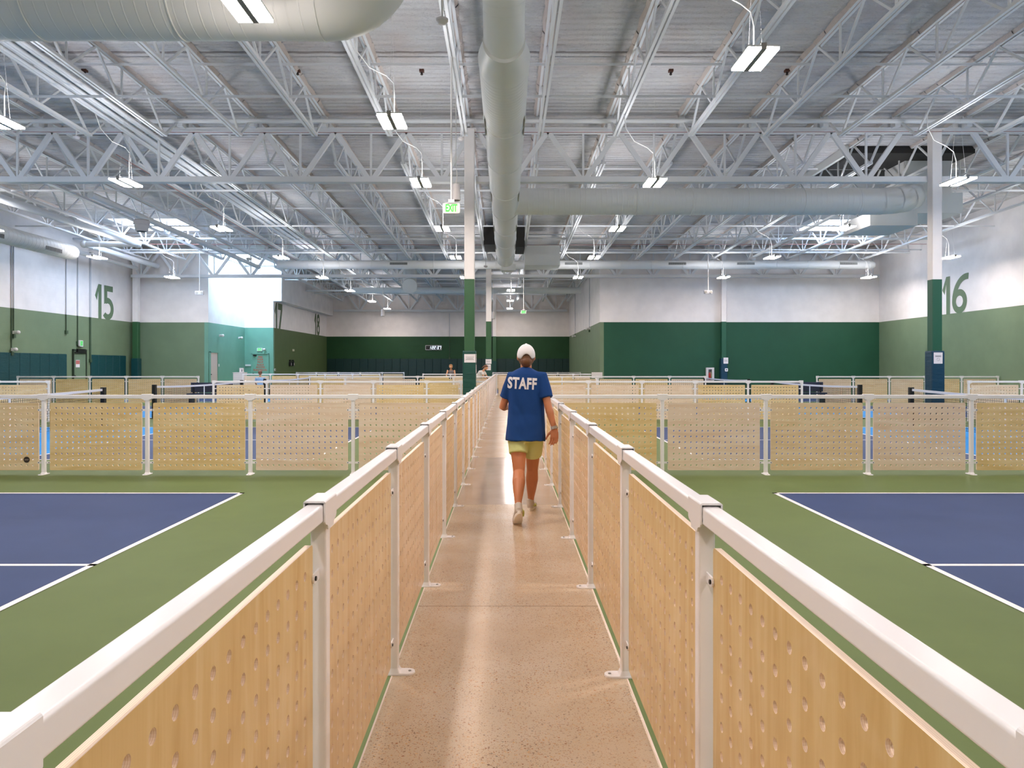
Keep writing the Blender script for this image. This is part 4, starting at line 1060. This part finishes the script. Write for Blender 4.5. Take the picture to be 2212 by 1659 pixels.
# fire extinguisher cabinet on the dark green rear wall
def cabinet(p, rot, label, w=0.40, h=0.70):
    t = thing('extinguisher_cabinet', label, 'fire cabinet', p, (0, 0, rot), 'white fire extinguisher cabinets')
    b = MB(); e = 0.11
    b.box(-w/2, -w/2+e, -0.15, 0, -h/2, h/2); b.box(w/2-e, w/2, -0.15, 0, -h/2, h/2); b.box(-w/2+e, w/2-e, -0.15, 0, h/2-0.09, h/2); b.box(-w/2+e, w/2-e, -0.15, 0, -h/2, -h/2+0.09); b.box(-w/2+e, w/2-e, -0.02, 0, -h/2+0.09, h/2-0.09)
    b.build('case', sign_white, t)
    b = MB(); b.box(-w/2+e, w/2-e, -0.022, -0.02, -h/2+0.09, h/2-0.09); b.build('lining', mat('cabinet_lining', (110, 112, 116), 0.5), t)
    x = thing('fire_extinguisher', 'red fire extinguisher inside ' + ('the cabinet on the dark green wall' if rot == 0 and w > 0.3 else 'the alcove cabinet'), 'fire extinguisher', (p[0], p[1]-0.085, p[2]-h/2+0.09))
    b = MB(); b.lathe([(0.055, 0), (0.06, 0.02), (0.06, 0.28), (0.03, 0.34), (0.02, 0.36)], (-0.02, 0, 0), 16); b.build('cylinder', mat('extinguisher_red', (170, 26, 24), 0.35), x, smooth=40)
    b = MB(); b.tube([(-0.01, -0.01, 0.37), (0.05, -0.03, 0.36), (0.06, -0.03, 0.25), (0.055, -0.03, 0.1)], 0.012, 8); b.build('hose', mat('hose_yellow', (214, 186, 120), 0.5), x)
cabinet(W(1532.5, 809, Y_WING-0.002), 0, 'white fire extinguisher cabinet on the dark green rear wall')

# wall clock
t = thing('wall_clock', 'wide digital clock reading 1:22:37 on the far dark green wall', 'clock', W(936.7, 751, Y_FAR-0.004))
b = MB(); b.prism(rrect(1.22, 0.36, 0.03, 3), lambda u, v: (u, 0, v), lambda u, v: (u, -0.08, v)); b.build('case', mat('clock_silver', (190, 186, 184), 0.4), t)
b = MB(); b.box(-0.57, 0.57, -0.083, -0.08, -0.14, 0.14); b.build('screen', black, t)
SEG = {'1': 'bc', '2': 'abged', '3': 'abgcd', '7': 'abc'}
b = MB(); h2, w2, th = 0.105, 0.058, 0.024
x = -0.27
def sh(u, v): return (u + v*0.18, -0.085, v)
for ch in '1:22:37':
    if ch == ':':
        for v in (-0.045, 0.045): b.face([sh(x-0.012+a, v+c) for a, c in ((0, -0.012), (0.024, -0.012), (0.024, 0.012), (0, 0.012))])
        x += 0.085; continue
    segs = {'a': (-w2, h2-th, w2, h2), 'g': (-w2, -th/2, w2, th/2), 'd': (-w2, -h2, w2, -h2+th), 'b': (w2-th, 0, w2, h2), 'c': (w2-th, -h2, w2, 0), 'f': (-w2, 0, -w2+th, h2), 'e': (-w2, -h2, -w2+th, 0)}
    for s_ in SEG[ch]:
        a, c, d, e = segs[s_]; b.face([sh(x+a, c), sh(x+d, c), sh(x+d, e), sh(x+a, e)])
    x += 0.125 if ch == '1' else 0.155
o = b.build('digits', mat('clock_digits', (230, 240, 255), 0.4, emit=(0.75, 0.88, 1.0), strength=1.6), t); o['label'] = 'glowing digits 1:22:37'

# white stand, and white cabinet by the alcove
t = thing('sign_stand', 'white board on a stout post behind the third cross fence, right of the aisle', 'stand', W(1289.5, 791, 31.0) - Vector((0, 0, CAM_H)))
b = MB(); b.box(-0.225, 0.225, -0.04, 0.04, 0.94, 1.185); b.build('board', sign_white, t)
b = MB(); b.box(-0.08, 0.08, -0.03, 0.03, 0.0, 0.94); b.box(-0.2, 0.2, -0.2, 0.2, 0, 0.03); b.build('stand_post', white_steel, t)
t = thing('white_cabinet', 'tall white slatted cabinet in front of the alcove', 'cabinet', W(518.5, 791, 37.6) - Vector((0, 0, CAM_H)))
b = MB(); b.box(-0.28, 0.28, -0.2, 0.2, 0.02, 1.1); b.build('body', sign_white, t)
b = MB()
for k in range(9): b.box(-0.27, 0.27, -0.205, -0.2, 0.1+0.11*k, 0.105+0.11*k)
b.build('slat_lines', mat('slat_grey', (196, 190, 196), 0.5), t)
b = MB(); b.box(-0.3, 0.3, -0.22, 0.22, 1.1, 1.13); b.build('cabinet_top', sign_white, t)
t = thing('paper_towel_box', 'small white box with a dark slot standing on the white cabinet', 'dispenser', W(522, 791, 37.6) - Vector((0, 0, CAM_H - 1.13)))
b = MB(); b.box(-0.09, 0.09, -0.08, 0.08, 0, 0.22); b.build('case', sign_white, t)
b = MB(); b.box(0.02, 0.06, -0.084, -0.08, 0.03, 0.15); b.build('slot', grille_dark, t)
# benches seen as dark blue shapes behind the second cross fences
bench_blue = mat('bench_navy', (44, 48, 72), 0.5)
for x, y, lab in ((-10.6, 26.4, 'left'), (11.0, 27.2, 'right')):
    t = thing('court_bench', f'dark navy bench beside the third court, {lab} of the aisle', 'bench', (x, y, 0), group='dark court benches')
    b = MB(); b.box(-0.75, 0.75, -0.2, 0.2, 0.42, 0.47); b.build('seat', bench_blue, t)
    b = MB(); b.box(-0.75, 0.75, 0.16, 0.2, 0.5, 0.85); b.build('backrest', bench_blue, t)
    for s in (-1, 1):
        b = MB(); b.box(s*0.65-0.03, s*0.65+0.03, -0.18, 0.2, 0.0, 0.42); b.box(s*0.65-0.03, s*0.65+0.03, 0.14, 0.18, 0.42, 0.8); b.build('leg', black, t)

# ------------------------------------------------------------------ people
def remeshed(name, mb, m, voxel, parent=None, smooth_it=4, bumpy=None):
    me = mb.mesh(name, m); o = bpy.data.objects.new('tmp', me); C.objects.link(o)
    r = o.modifiers.new('r', 'REMESH'); r.mode = 'VOXEL'; r.voxel_size = voxel; r.use_smooth_shade = True
    s = o.modifiers.new('s', 'SMOOTH'); s.factor = 0.5; s.iterations = smooth_it
    dg = bpy.context.evaluated_depsgraph_get(); dg.update()
    out = bpy.data.meshes.new_from_object(o.evaluated_get(dg)); out.name = name
    bpy.data.objects.remove(o)
    out.materials.clear(); out.materials.append(m)
    if bumpy:
        for v in out.vertices: v.co += v.normal * bumpy(v.co)
    out.polygons.foreach_set('use_smooth', [True]*len(out.polygons)); out.update()
    return link(name, out, parent)
def fabric(name, rgb, rough=0.75):
    m = mat(name, rgb, rough, 0.2); t = NT(m); t.bump(t.noise(t.mapping((1, 1, 1)), 220, 2), 0.12, 0.002); return m
skin = mat('skin_tan', (196, 128, 92), 0.45, 0.35); skin.node_tree.nodes['Principled BSDF'].inputs['Subsurface Weight'].default_value = 0.0
hair_brown = mat('hair_brown', (112, 70, 40), 0.5)
def hand(b, wrist, d, palm_n, thumb_side, scale=1.0, curl=0.35):
    """palm and five separate fingers; d points from wrist to knuckles, palm_n out of the palm, thumb_side sideways"""
    w, d, n, t = Vector(wrist), Vector(d).normalized(), Vector(palm_n).normalized(), Vector(thumb_side).normalized()
    S_ = scale
    k = w + d*0.085*S_
    for off in (-0.028, -0.010, 0.009, 0.027):
        b.tube([w + t*off*0.55*S_, w + d*0.04*S_ + t*off*0.9*S_, k + t*off*S_], [0.015*S_, 0.0155*S_, 0.0125*S_], 8)
    for off, L in ((0.033, 0.068), (0.0115, 0.077), (-0.0105, 0.072), (-0.032, 0.057)):
        p0 = k + t*off*S_; a = curl*0.6
        p1 = p0 + (d*math.cos(a) + n*math.sin(a))*L*0.45*S_; a = curl*1.6
        p2 = p1 + (d*math.cos(a) + n*math.sin(a))*L*0.32*S_; a = curl*2.4
        p3 = p2 + (d*math.cos(a) + n*math.sin(a))*L*0.25*S_
        b.tube([p0 - d*0.01*S_, p1, p2, p3], [0.0088*S_, 0.0080*S_, 0.0072*S_, 0.0058*S_], 8)
    q0 = w + d*0.025*S_ + t*0.026*S_; q1 = q0 + (d*0.75 + t*0.65 + n*0.25)*0.036*S_; q2 = q1 + (d*0.9 + t*0.3 + n*0.35)*0.034*S_; q3 = q2 + (d + n*0.4)*0.02*S_
    b.tube([q0, q1, q2, q3], [0.013*S_, 0.0115*S_, 0.0095*S_, 0.007*S_], 8)

def P(px, py, Y): return W(px, py, Y)
# --- the walking staff member
hd = Vector((0.192, 7.12, 1.535))
Ls, Rs = P(1106, 818, 7.10), P(1171, 818, 7.06)
Le, Re = P(1086, 879, 7.16), P(1184, 877, 7.00)
Lw, Rw = Vector((0.02, 7.40, 1.03)), P(1197.5, 926, 6.98)
Lh, Rh = P(1119, 930, 7.10), P(1152, 930, 7.12)
Lk, Rk = P(1121, 1020, 6.97), P(1150, 1014, 7.26)
La, Ra = P(1119, 1095, 6.66), P(1146.5, 1084, 7.38)
b = MB()
b.tube([(0.19, 7.09, 1.36), (0.191, 7.10, 1.41), (0.192, 7.115, 1.47)], [0.062, 0.053, 0.054], 16)
b.ball(hd, (0.075, 0.094, 0.107), 24)
b.ball(hd + Vector((0, 0.03, -0.055)), (0.056, 0.06, 0.056), 18)                      # jaw
b.tube([hd + Vector((0, 0.088, 0.012)), hd + Vector((0, 0.112, -0.022)), hd + Vector((0, 0.1, -0.03))], [0.009, 0.014, 0.010], 8)   # nose
b.tube([hd + Vector((-0.02, 0.087, -0.058)), hd + Vector((0, 0.094, -0.057)), hd + Vector((0.02, 0.087, -0.058))], [0.005, 0.009, 0.005], 8)   # lips
for s in (-1, 1): b.ball(hd + Vector((s*0.078, -0.005, -0.012)), (0.012, 0.02, 0.032), 10)   # ears
tor = [(0.190, 7.09, 1.36, .13, .07), (0.190, 7.09, 1.30, .155, .09), (0.19, 7.09, 1.18, .15, .10), (0.189, 7.09, 1.02, .14, .10), (0.187, 7.09, .90, .165, .11), (0.185, 7.09, .80, .165, .11)]
b.tube([(x, y, z) for x, y, z, *_ in tor], [(r1, r2) for *_, r1, r2 in tor], 24)
def limb(pts, rad, n=14):
    b.tube(pts, rad, n)
lerp = lambda a, c, f: a + (c - a) * f
for sh_, el, wr in ((Ls, Le, Lw), (Rs, Re, Rw)):
    limb([sh_, lerp(sh_, el, .4), lerp(sh_, el, .85), el, lerp(el, wr, .25), lerp(el, wr, .7), wr], [.052, .044, .037, .036, .038, .029, .025])
for hp, kn, an in ((Lh, Lk, La), (Rh, Rk, Ra)):
    back = Vector((0, -0.022, 0))
    limb([hp, lerp(hp, kn, .35), lerp(hp, kn, .8), kn, lerp(kn, an, .28) + back, lerp(kn, an, .55) + back*.6, lerp(kn, an, .85), an], [.085, .082, .063, .055, .061, .050, .033, .031], 16)
# feet inside the shoes
b.tube([La, La + Vector((-0.002, 0.018, -0.05)), La + Vector((-0.004, 0.045, -0.105))], [.031, .03, .024], 10)
b.tube([Ra, Ra + Vector((0.01, 0.05, -0.045)), Ra + Vector((0.035, 0.16, -0.06))], [.035, .035, .025], 10)
hand(b, Rw, (0.0, 0.0, -1.0), (-0.55, 0.45, -0.1), (-0.8, 0.35, 0.0), 1.02, 0.32)
hand(b, Lw, (0.15, 0.95, 0.1), (0.9, 0.1, -0.1), (0.0, 0.1, 1.0), 1.0, 0.5)
staff = remeshed('person', b, skin, 0.0042)
tag(staff, 'person in a blue STAFF shirt and white cap walking away down the aisle', 'person')
# shirt
blue_shirt = fabric('shirt_blue', (24, 64, 124))
b = MB()
rings_ = [(0.192, 7.105, 1.418, .060, .052), (0.191, 7.10, 1.405, .085, .064), (0.190, 7.095, 1.385, .128, .080), (0.190, 7.09, 1.352, .168, .095), (0.190, 7.085, 1.30, .180, .108), (0.190, 7.085, 1.22, .176, .114),
          (0.189, 7.085, 1.10, .174, .118), (0.188, 7.085, .98, .178, .122), (0.187, 7.08, .86, .186, .14), (0.184, 7.075, .76, .192, .152), (0.183, 7.072, .722, .195, .158)]
b.tube([(x, y, z) for x, y, z, *_ in rings_], [(r1, r2) for *_, r1, r2 in rings_], 32)
b.tube([lerp(Ls, Vector((0.19, 7.09, 1.35)), .45), Ls + Vector((0, 0, 0.012)), lerp(Ls, Le, .35), lerp(Ls, Le, .69)], [.06, .066, .066, .066], 18)
b.tube([lerp(Rs, Vector((0.19, 7.09, 1.35)), .45), Rs + Vector((0, 0, 0.012)), lerp(Rs, Re, .35), lerp(Rs, Re, .70)], [.06, .066, .064, .063], 18)
def folds(co):
    f = noise.noise(Vector((co.x*7, co.y*7, co.z*2.2 + co.x*3))) * 0.012 + noise.noise(Vector((co.x*18 + co.z*9, co.y*16, co.z*8 - co.x*6))) * 0.004
    return f * (0.35 + 0.65*max(0, min(1, (1.35-co.z)/0.3)))
shirt = remeshed('t_shirt', b, blue_shirt, 0.008, staff, 5, folds); shirt['label'] = 'blue short sleeved T-shirt with white STAFF on the back'
# STAFF lettering laid on the shirt back
me = text_mesh('STAFF', 0.150, mat('print_white', (232, 226, 228), 0.6), 0.0, 0.006, 1.08)
bm = bmesh.new(); bm.from_mesh(me); bmesh.ops.triangulate(bm, faces=bm.faces[:])
for _ in range(2): bmesh.ops.subdivide_edges(bm, edges=[e for e in bm.edges if e.calc_length() > 0.012], cuts=1, use_grid_fill=False); bmesh.ops.triangulate(bm, faces=bm.faces[:])
xs = [v.co.x for v in bm.verts]; ys = [v.co.y for v in bm.verts]
cx, cy = (min(xs)+max(xs))/2, (min(ys)+max(ys))/2; kx = 0.276/(max(xs)-min(xs)); ky = 0.112/(max(ys)-min(ys))
ctr = P(1128, 828, 6.99)
for v in bm.verts:
    u, w_ = (v.co.x-cx)*kx, (v.co.y-cy)*ky
    x, z = ctr.x + u*math.cos(0.06) + w_*0.06, ctr.z + w_ - u*0.05 + 0.0
    hit, loc, nor, _ = shirt.ray_cast(Vector((x, 6.5, z)), Vector((0, 1, 0)))
    v.co = (x, (loc.y if hit else 6.98) - 0.0035, z)
bm.to_mesh(me); bm.free()
link('lettering', me, staff)['label'] = 'white word STAFF printed across the shirt back'
# shorts
lime = fabric('shorts_lime', (206, 212, 146))
b = MB()
b.tube([(0.186, 7.09, .88), (0.186, 7.09, .80), (0.186, 7.09, .72)], [(.165, .115), (.178, .125), (.17, .13)], 28)
b.tube([Lh, lerp(Lh, Lk, .3), lerp(Lh, Lk, .56)], [(.098, .098), (.100, .108), (.092, .108)], 20)
b.tube([Rh, lerp(Rh, Rk, .3), lerp(Rh, Rk, .63)], [(.098, .098), (.100, .108), (.088, .106)], 20)
remeshed('shorts', b, lime, 0.008, staff, 4, lambda co: noise.noise(Vector((co.x*9, co.y*9, co.z*5)))*0.006)['label'] = 'pale lime green running shorts'
# cap: crown with an arched opening at the back, strap, and a brim on the far side
cap_w = fabric('cap_white', (238, 232, 234), 0.7)
b = MB(); n, rows = 36, 12; grid = []
cc = hd + Vector((0, -0.002, 0.012))
for j in range(rows+1):
    row = []
    for a in range(n):
        t = 2*PI*a/n - PI/2                       # a=0 is the back of the head
        bk = max(0.0, math.cos(2*PI*a/n)); arch = 0.052 * max(0, 1 - ((min(a, n-a))/3.6)**2)
        zmin = -0.022 - 0.02*bk + arch
        phm = math.acos(max(-1, min(1, zmin/0.103))); ph = phm*j/rows
        row.append((cc.x + 0.0835*math.sin(ph)*math.cos(t), cc.y + 0.103*math.sin(ph)*math.sin(t), cc.z + 0.103*math.cos(ph)))
    grid.append(row)
for j in range(rows):
    for a in range(n): b.face([grid[j][a], grid[j+1][a], grid[j+1][(a+1) % n], grid[j][(a+1) % n]])
br = []
for k in range(13):
    a = math.radians(-62 + 124*k/12); br.append(((cc.x + 0.083*math.sin(a), cc.y + 0.098*math.cos(a), cc.z - 0.018), (cc.x + 0.082*math.sin(a)*0.95, cc.y + 0.095*math.cos(a) + 0.075*math.cos(a), cc.z - 0.045)))
for k in range(12):
    b.face([br[k][0], br[k][1], br[k+1][1], br[k+1][0]]); b.face([tuple(Vector(p)+Vector((0, 0, 0.004))) for p in (br[k+1][0], br[k+1][1], br[k][1], br[k][0])])
b.ball((cc.x, cc.y, cc.z+0.104), (0.009, 0.009, 0.005), 10)
o = b.build('baseball_cap', cap_w, staff)
bm = bmesh.new(); bm.from_mesh(o.data); bmesh.ops.remove_doubles(bm, verts=bm.verts[:], dist=0.0006); bm.to_mesh(o.data); bm.free()
o.data.polygons.foreach_set('use_smooth', [True]*len(o.data.polygons))
o; o['label'] = 'plain white baseball cap'
sol = o.modifiers.new('thickness', 'SOLIDIFY'); sol.thickness = 0.004; sol.offset = 1
# hair: shell under the cap and a low bun
b = MB(); b.ball(hd + Vector((0, -0.012, -0.015)), (0.079, 0.09, 0.088), 22); b.ball(hd + Vector((0.0, -0.075, -0.05)), (0.052, 0.038, 0.042), 18); b.ball(hd + Vector((0.0, -0.06, -0.078)), (0.046, 0.034, 0.03), 16)
def strands(co): return noise.noise(Vector((co.x*60, co.y*20, co.z*14)))*0.003
o = remeshed('hair', b, hair_brown, 0.006, staff, 3, strands); o['label'] = 'brown hair gathered low under the cap'
# cut the hair shell away from the face
bm = bmesh.new(); bm.from_mesh(o.data); bmesh.ops.delete(bm, geom=[v for v in bm.verts if v.co.y > hd.y + 0.045 and v.co.z < hd.z + 0.05], context='VERTS'); bm.to_mesh(o.data); bm.free()
for s in (-1, 1):
    b = MB(); b.ball(hd + Vector((s*0.028, 0.083, 0.004)), 0.011, 12); b.ball(hd + Vector((s*0.028, 0.0925, 0.004)), 0.0045, 8, 1); b.build('eye', [mat('eye_white', (236, 232, 228), 0.3), mat('eye_iris', (60, 44, 34), 0.3)], staff, smooth=60)
# wrist band
d = (Rw - Re).normalized(); c0 = Rw - d*0.012
b = MB(); b.tube([c0 - d*0.014, c0 - d*0.012, c0 + d*0.012, c0 + d*0.014], [.028, .0315, .031, .028], 20); b.ball(c0 + Vector((0.026, -0.01, 0)), (0.012, 0.016, 0.014), 10)
b.build('wrist_watch', mat('watch_grey', (176, 170, 166), 0.4), staff, smooth=40)['label'] = 'grey wrist band'
# shoes
shoe_m = fabric('shoe_pale', (206, 198, 190), 0.7); sole_m = mat('sole_white', (236, 230, 222), 0.6); acc = mat('shoe_lime', (206, 206, 110), 0.6)
def shoe(ankle, toe_dir, pitch, label):
    """running shoe in its own frame: y forward, z up, then pitched about the ball of the foot"""
    b = MB()
    b.tube([(0, -0.075, 0.055), (0, -0.03, 0.05), (0, 0.05, 0.045), (0, 0.12, 0.035), (0, 0.165, 0.03), (0, 0.185, 0.026)], [(.030, .040), (.038, .042), (.042, .036), (.045, .028), (.038, .02), (.02, .012)], 18)
    b.tube([(0, -0.045, 0.05), (0, -0.042, 0.09), (0, -0.04, 0.118)], [(.036, .045), (.036, .042), (.037, .042)], 16)
    up = remeshed('shoe', b, shoe_m, 0.006, staff, 3)
    prof = []
    for k in range(28):
        a = 2*PI*k/28; y = 0.05 + 0.142*math.sin(a); x = (0.042 + 0.006*math.sin(a)) * math.cos(a); prof.append((x, y))
    s_ = MB(); s_.prism(prof, lambda u, v: (u*0.94, v, 0.0), lambda u, v: (u, v, 0.012), 0); s_.prism(prof, lambda u, v: (u, v, 0.012), lambda u, v: (u*0.97, v*0.99, 0.03), 0)
    so = s_.build('sole', sole_m, up, smooth=40)
    a_ = MB(); a_.tube([(0.032, -0.06, 0.05), (0.043, -0.01, 0.055), (0.046, 0.03, 0.035)], [.010, .013, .008], 8); a_.build('side_stripe', acc, up, smooth=40)['label'] = 'lime green side stripe'
    up['label'] = label
    return up
Rt = Matrix.Translation((Ra.x + 0.004, Ra.y + 0.035, 0.0)) @ Matrix.Rotation(-0.16, 4, 'Z')
o = shoe(Ra, None, 0, 'pale running shoe planted flat'); o.matrix_local = Rt
ballp = Vector((La.x - 0.004, La.y + 0.062, 0.012))
Lt = Matrix.Translation(ballp) @ Matrix.Rotation(0.10, 4, 'Z') @ Matrix.Rotation(-0.66, 4, 'X') @ Matrix.Translation((0, -0.115, -0.01))
o = shoe(La, None, 0, 'pale running shoe with the heel lifted'); o.matrix_local = Lt

# --- distant people, simpler but with the same build
def far_person(base, face, lean, skin_m, top_m, leg_m, hair_m, label, sit=False, arms=0.3, scale=1.0, lower=None):
    R_ = Matrix.Rotation(face, 3, 'Z'); B = Vector(base)
    V = lambda x, y, z: B + R_ @ (Vector((x, y, z)) * scale)
    hz = 0.46 if sit else 0.86
    hip = lambda s: V(s*0.09, 0, hz)
    c, s_ = math.cos(lean), math.sin(lean); up = lambda x, u, f=0.0: V(x, u*s_ + f*c, hz + u*c - f*s_)
    b = MB()
    b.tube([up(0, 0), up(0, .18), up(0, .36), up(0, .46)], [(.14, .1), (.125, .09), (.15, .09), (.06, .05)], 14)
    b.tube([up(0, .44), up(0, .56)], .05, 10); h = up(0, .66, .02); b.ball(h, .095, 14); b.tube([up(0, .66, .09), up(0, .64, .125)], [.012, .015], 6)
    for k in (-1, 1):
        sh2 = up(k*.17, .43); el = sh2 + R_ @ Vector((k*.05, arms*.22, -.25))*scale; wr = el + R_ @ Vector((-k*.06, .18, -.12))*scale
        b.tube([sh2, el, wr], [.045, .036, .026], 10); b.ball(wr + R_ @ Vector((0, .04, -.02))*scale, (.03, .045, .03), 8)
        for q in range(4): b.tube([wr + R_ @ Vector((.018*(q-1.5), .06, -.02))*scale, wr + R_ @ Vector((.018*(q-1.5), .115, -.05))*scale], [.009, .007], 6)
        if sit: kn = V(k*.1, .42, .48); an = V(k*.1, .42, .08)
        else: kn = V(k*.1, .03, .46); an = V(k*.1, 0, .08)
        b.tube([hip(k), kn, an], [.085, .06, .04], 10); b.tube([an, an + R_ @ Vector((0, .16, -.04))*scale], [.04, .03], 8)
    o = remeshed('person', b, skin_m, 0.014, None, 3); tag(o, label, 'person')
    b = MB(); b.tube([up(0, -.04), up(0, .18), up(0, .36), up(0, .455)], [(.16, .12), (.145, .108), (.168, .108), (.075, .06)], 18)
    if lower != 'tank':
        for k in (-1, 1): sh2 = up(k*.16, .43); b.tube([sh2, sh2 + R_ @ Vector((k*.04, arms*.12, -.15))*scale], [.06, .055], 10)
    remeshed('shirt', b, top_m, 0.016, o, 3)
    b = MB(); b.tube([V(0, 0, hz+.06), V(0, 0, hz-.06)], [(.155, .115), (.16, .12)], 16)
    for k in (-1, 1): b.tube([hip(k), (V(k*.1, .3, .48) if sit else V(k*.1, .02, .5))], [.098, .082], 12)
    remeshed('shorts', b, leg_m, 0.016, o, 3)
    b = MB(); b.ball(up(0, .69, -.015), (.1, .1, .09), 14); b.tube([up(0, .66, -.09), up(0, .52, -.12)], [.035, .02], 8); remeshed('hair', b, hair_m, 0.014, o, 2)
far_person((W(975, 0, 37.75).x, 37.75, 0), PI, 0.55, mat('skin_pale', (220, 160, 120), 0.5), fabric('tank_grey', (138, 132, 136)), fabric('shorts_black', (28, 30, 34)), mat('hair_blonde', (176, 128, 76), 0.5),
           'distant person in a grey tank top leaning over the fence left of the column', lower='tank', arms=0.9)
far_person((W(1031, 0, 33.0).x, 33.0, 0), -1.9, 0.65, mat('skin_pale', (220, 160, 120), 0.5), fabric('shirt_white', (224, 216, 210)), fabric('shorts_navy', (36, 42, 60)), hair_brown,
           'distant person in a white shirt bending forward behind the near green column', arms=0.6)
far_person((W(562, 0, 35.2).x, 35.2, 0), 0.3, 0.1, mat('skin_pale', (220, 160, 120), 0.5), fabric('shirt_sky', (148, 178, 206)), fabric('shorts_blue', (36, 52, 104)), hair_brown,
           'distant person in a light blue shirt sitting low behind the second left fence', sit=True)
t = thing('court_bench', 'low bench under the distant seated person in light blue', 'bench', (W(562, 0, 35.2).x, 35.2, 0), group='dark court benches')
b = MB(); b.box(-0.6, 0.6, -0.2, 0.22, 0.33, 0.37); b.build('seat', bench_blue, t)
for s in (-1, 1):
    b = MB(); b.box(s*0.5-0.03, s*0.5+0.03, -0.18, 0.2, 0, 0.33); b.build('leg', black, t)

# ------------------------------------------------------------------ camera, world, render look
cam = bpy.data.cameras.new('camera'); co = link('camera', cam)
co.location = (0, 0, CAM_H); co.rotation_euler = (PI/2, 0, 0)
cam.sensor_fit = 'HORIZONTAL'; cam.sensor_width = 36.0; cam.lens = 36.0 * F_PX / 2212.0
cam.shift_x = (1106 - VPX) / 2212.0; cam.shift_y = -(829.5 - VPY) / 2212.0
cam.clip_start = 0.05; cam.clip_end = 200
S.camera = co
w = bpy.data.worlds.new('world'); S.world = w; w.use_nodes = True
w.node_tree.nodes['Background'].inputs['Color'].default_value = (0.6, 0.75, 1, 1); w.node_tree.nodes['Background'].inputs['Strength'].default_value = 1.0
S.view_settings.view_transform = 'Standard'; S.view_settings.look = 'None'; S.view_settings.gamma = 1.0; S.view_settings.use_curve_mapping = False
S.view_settings.exposure = 0.48
cy = S.cycles
cy.max_bounces = 5; cy.diffuse_bounces = 4; cy.glossy_bounces = 2; cy.transmission_bounces = 2
cy.use_adaptive_sampling = True; cy.adaptive_threshold = 0.2; cy.adaptive_min_samples = 16; cy.caustics_reflective = False; cy.caustics_refractive = False
cy.sample_clamp_indirect = 4.0; cy.sample_clamp_direct = 0.0
cy.use_denoising = True
try: cy.denoiser = 'OPENIMAGEDENOISE'
except Exception: pass
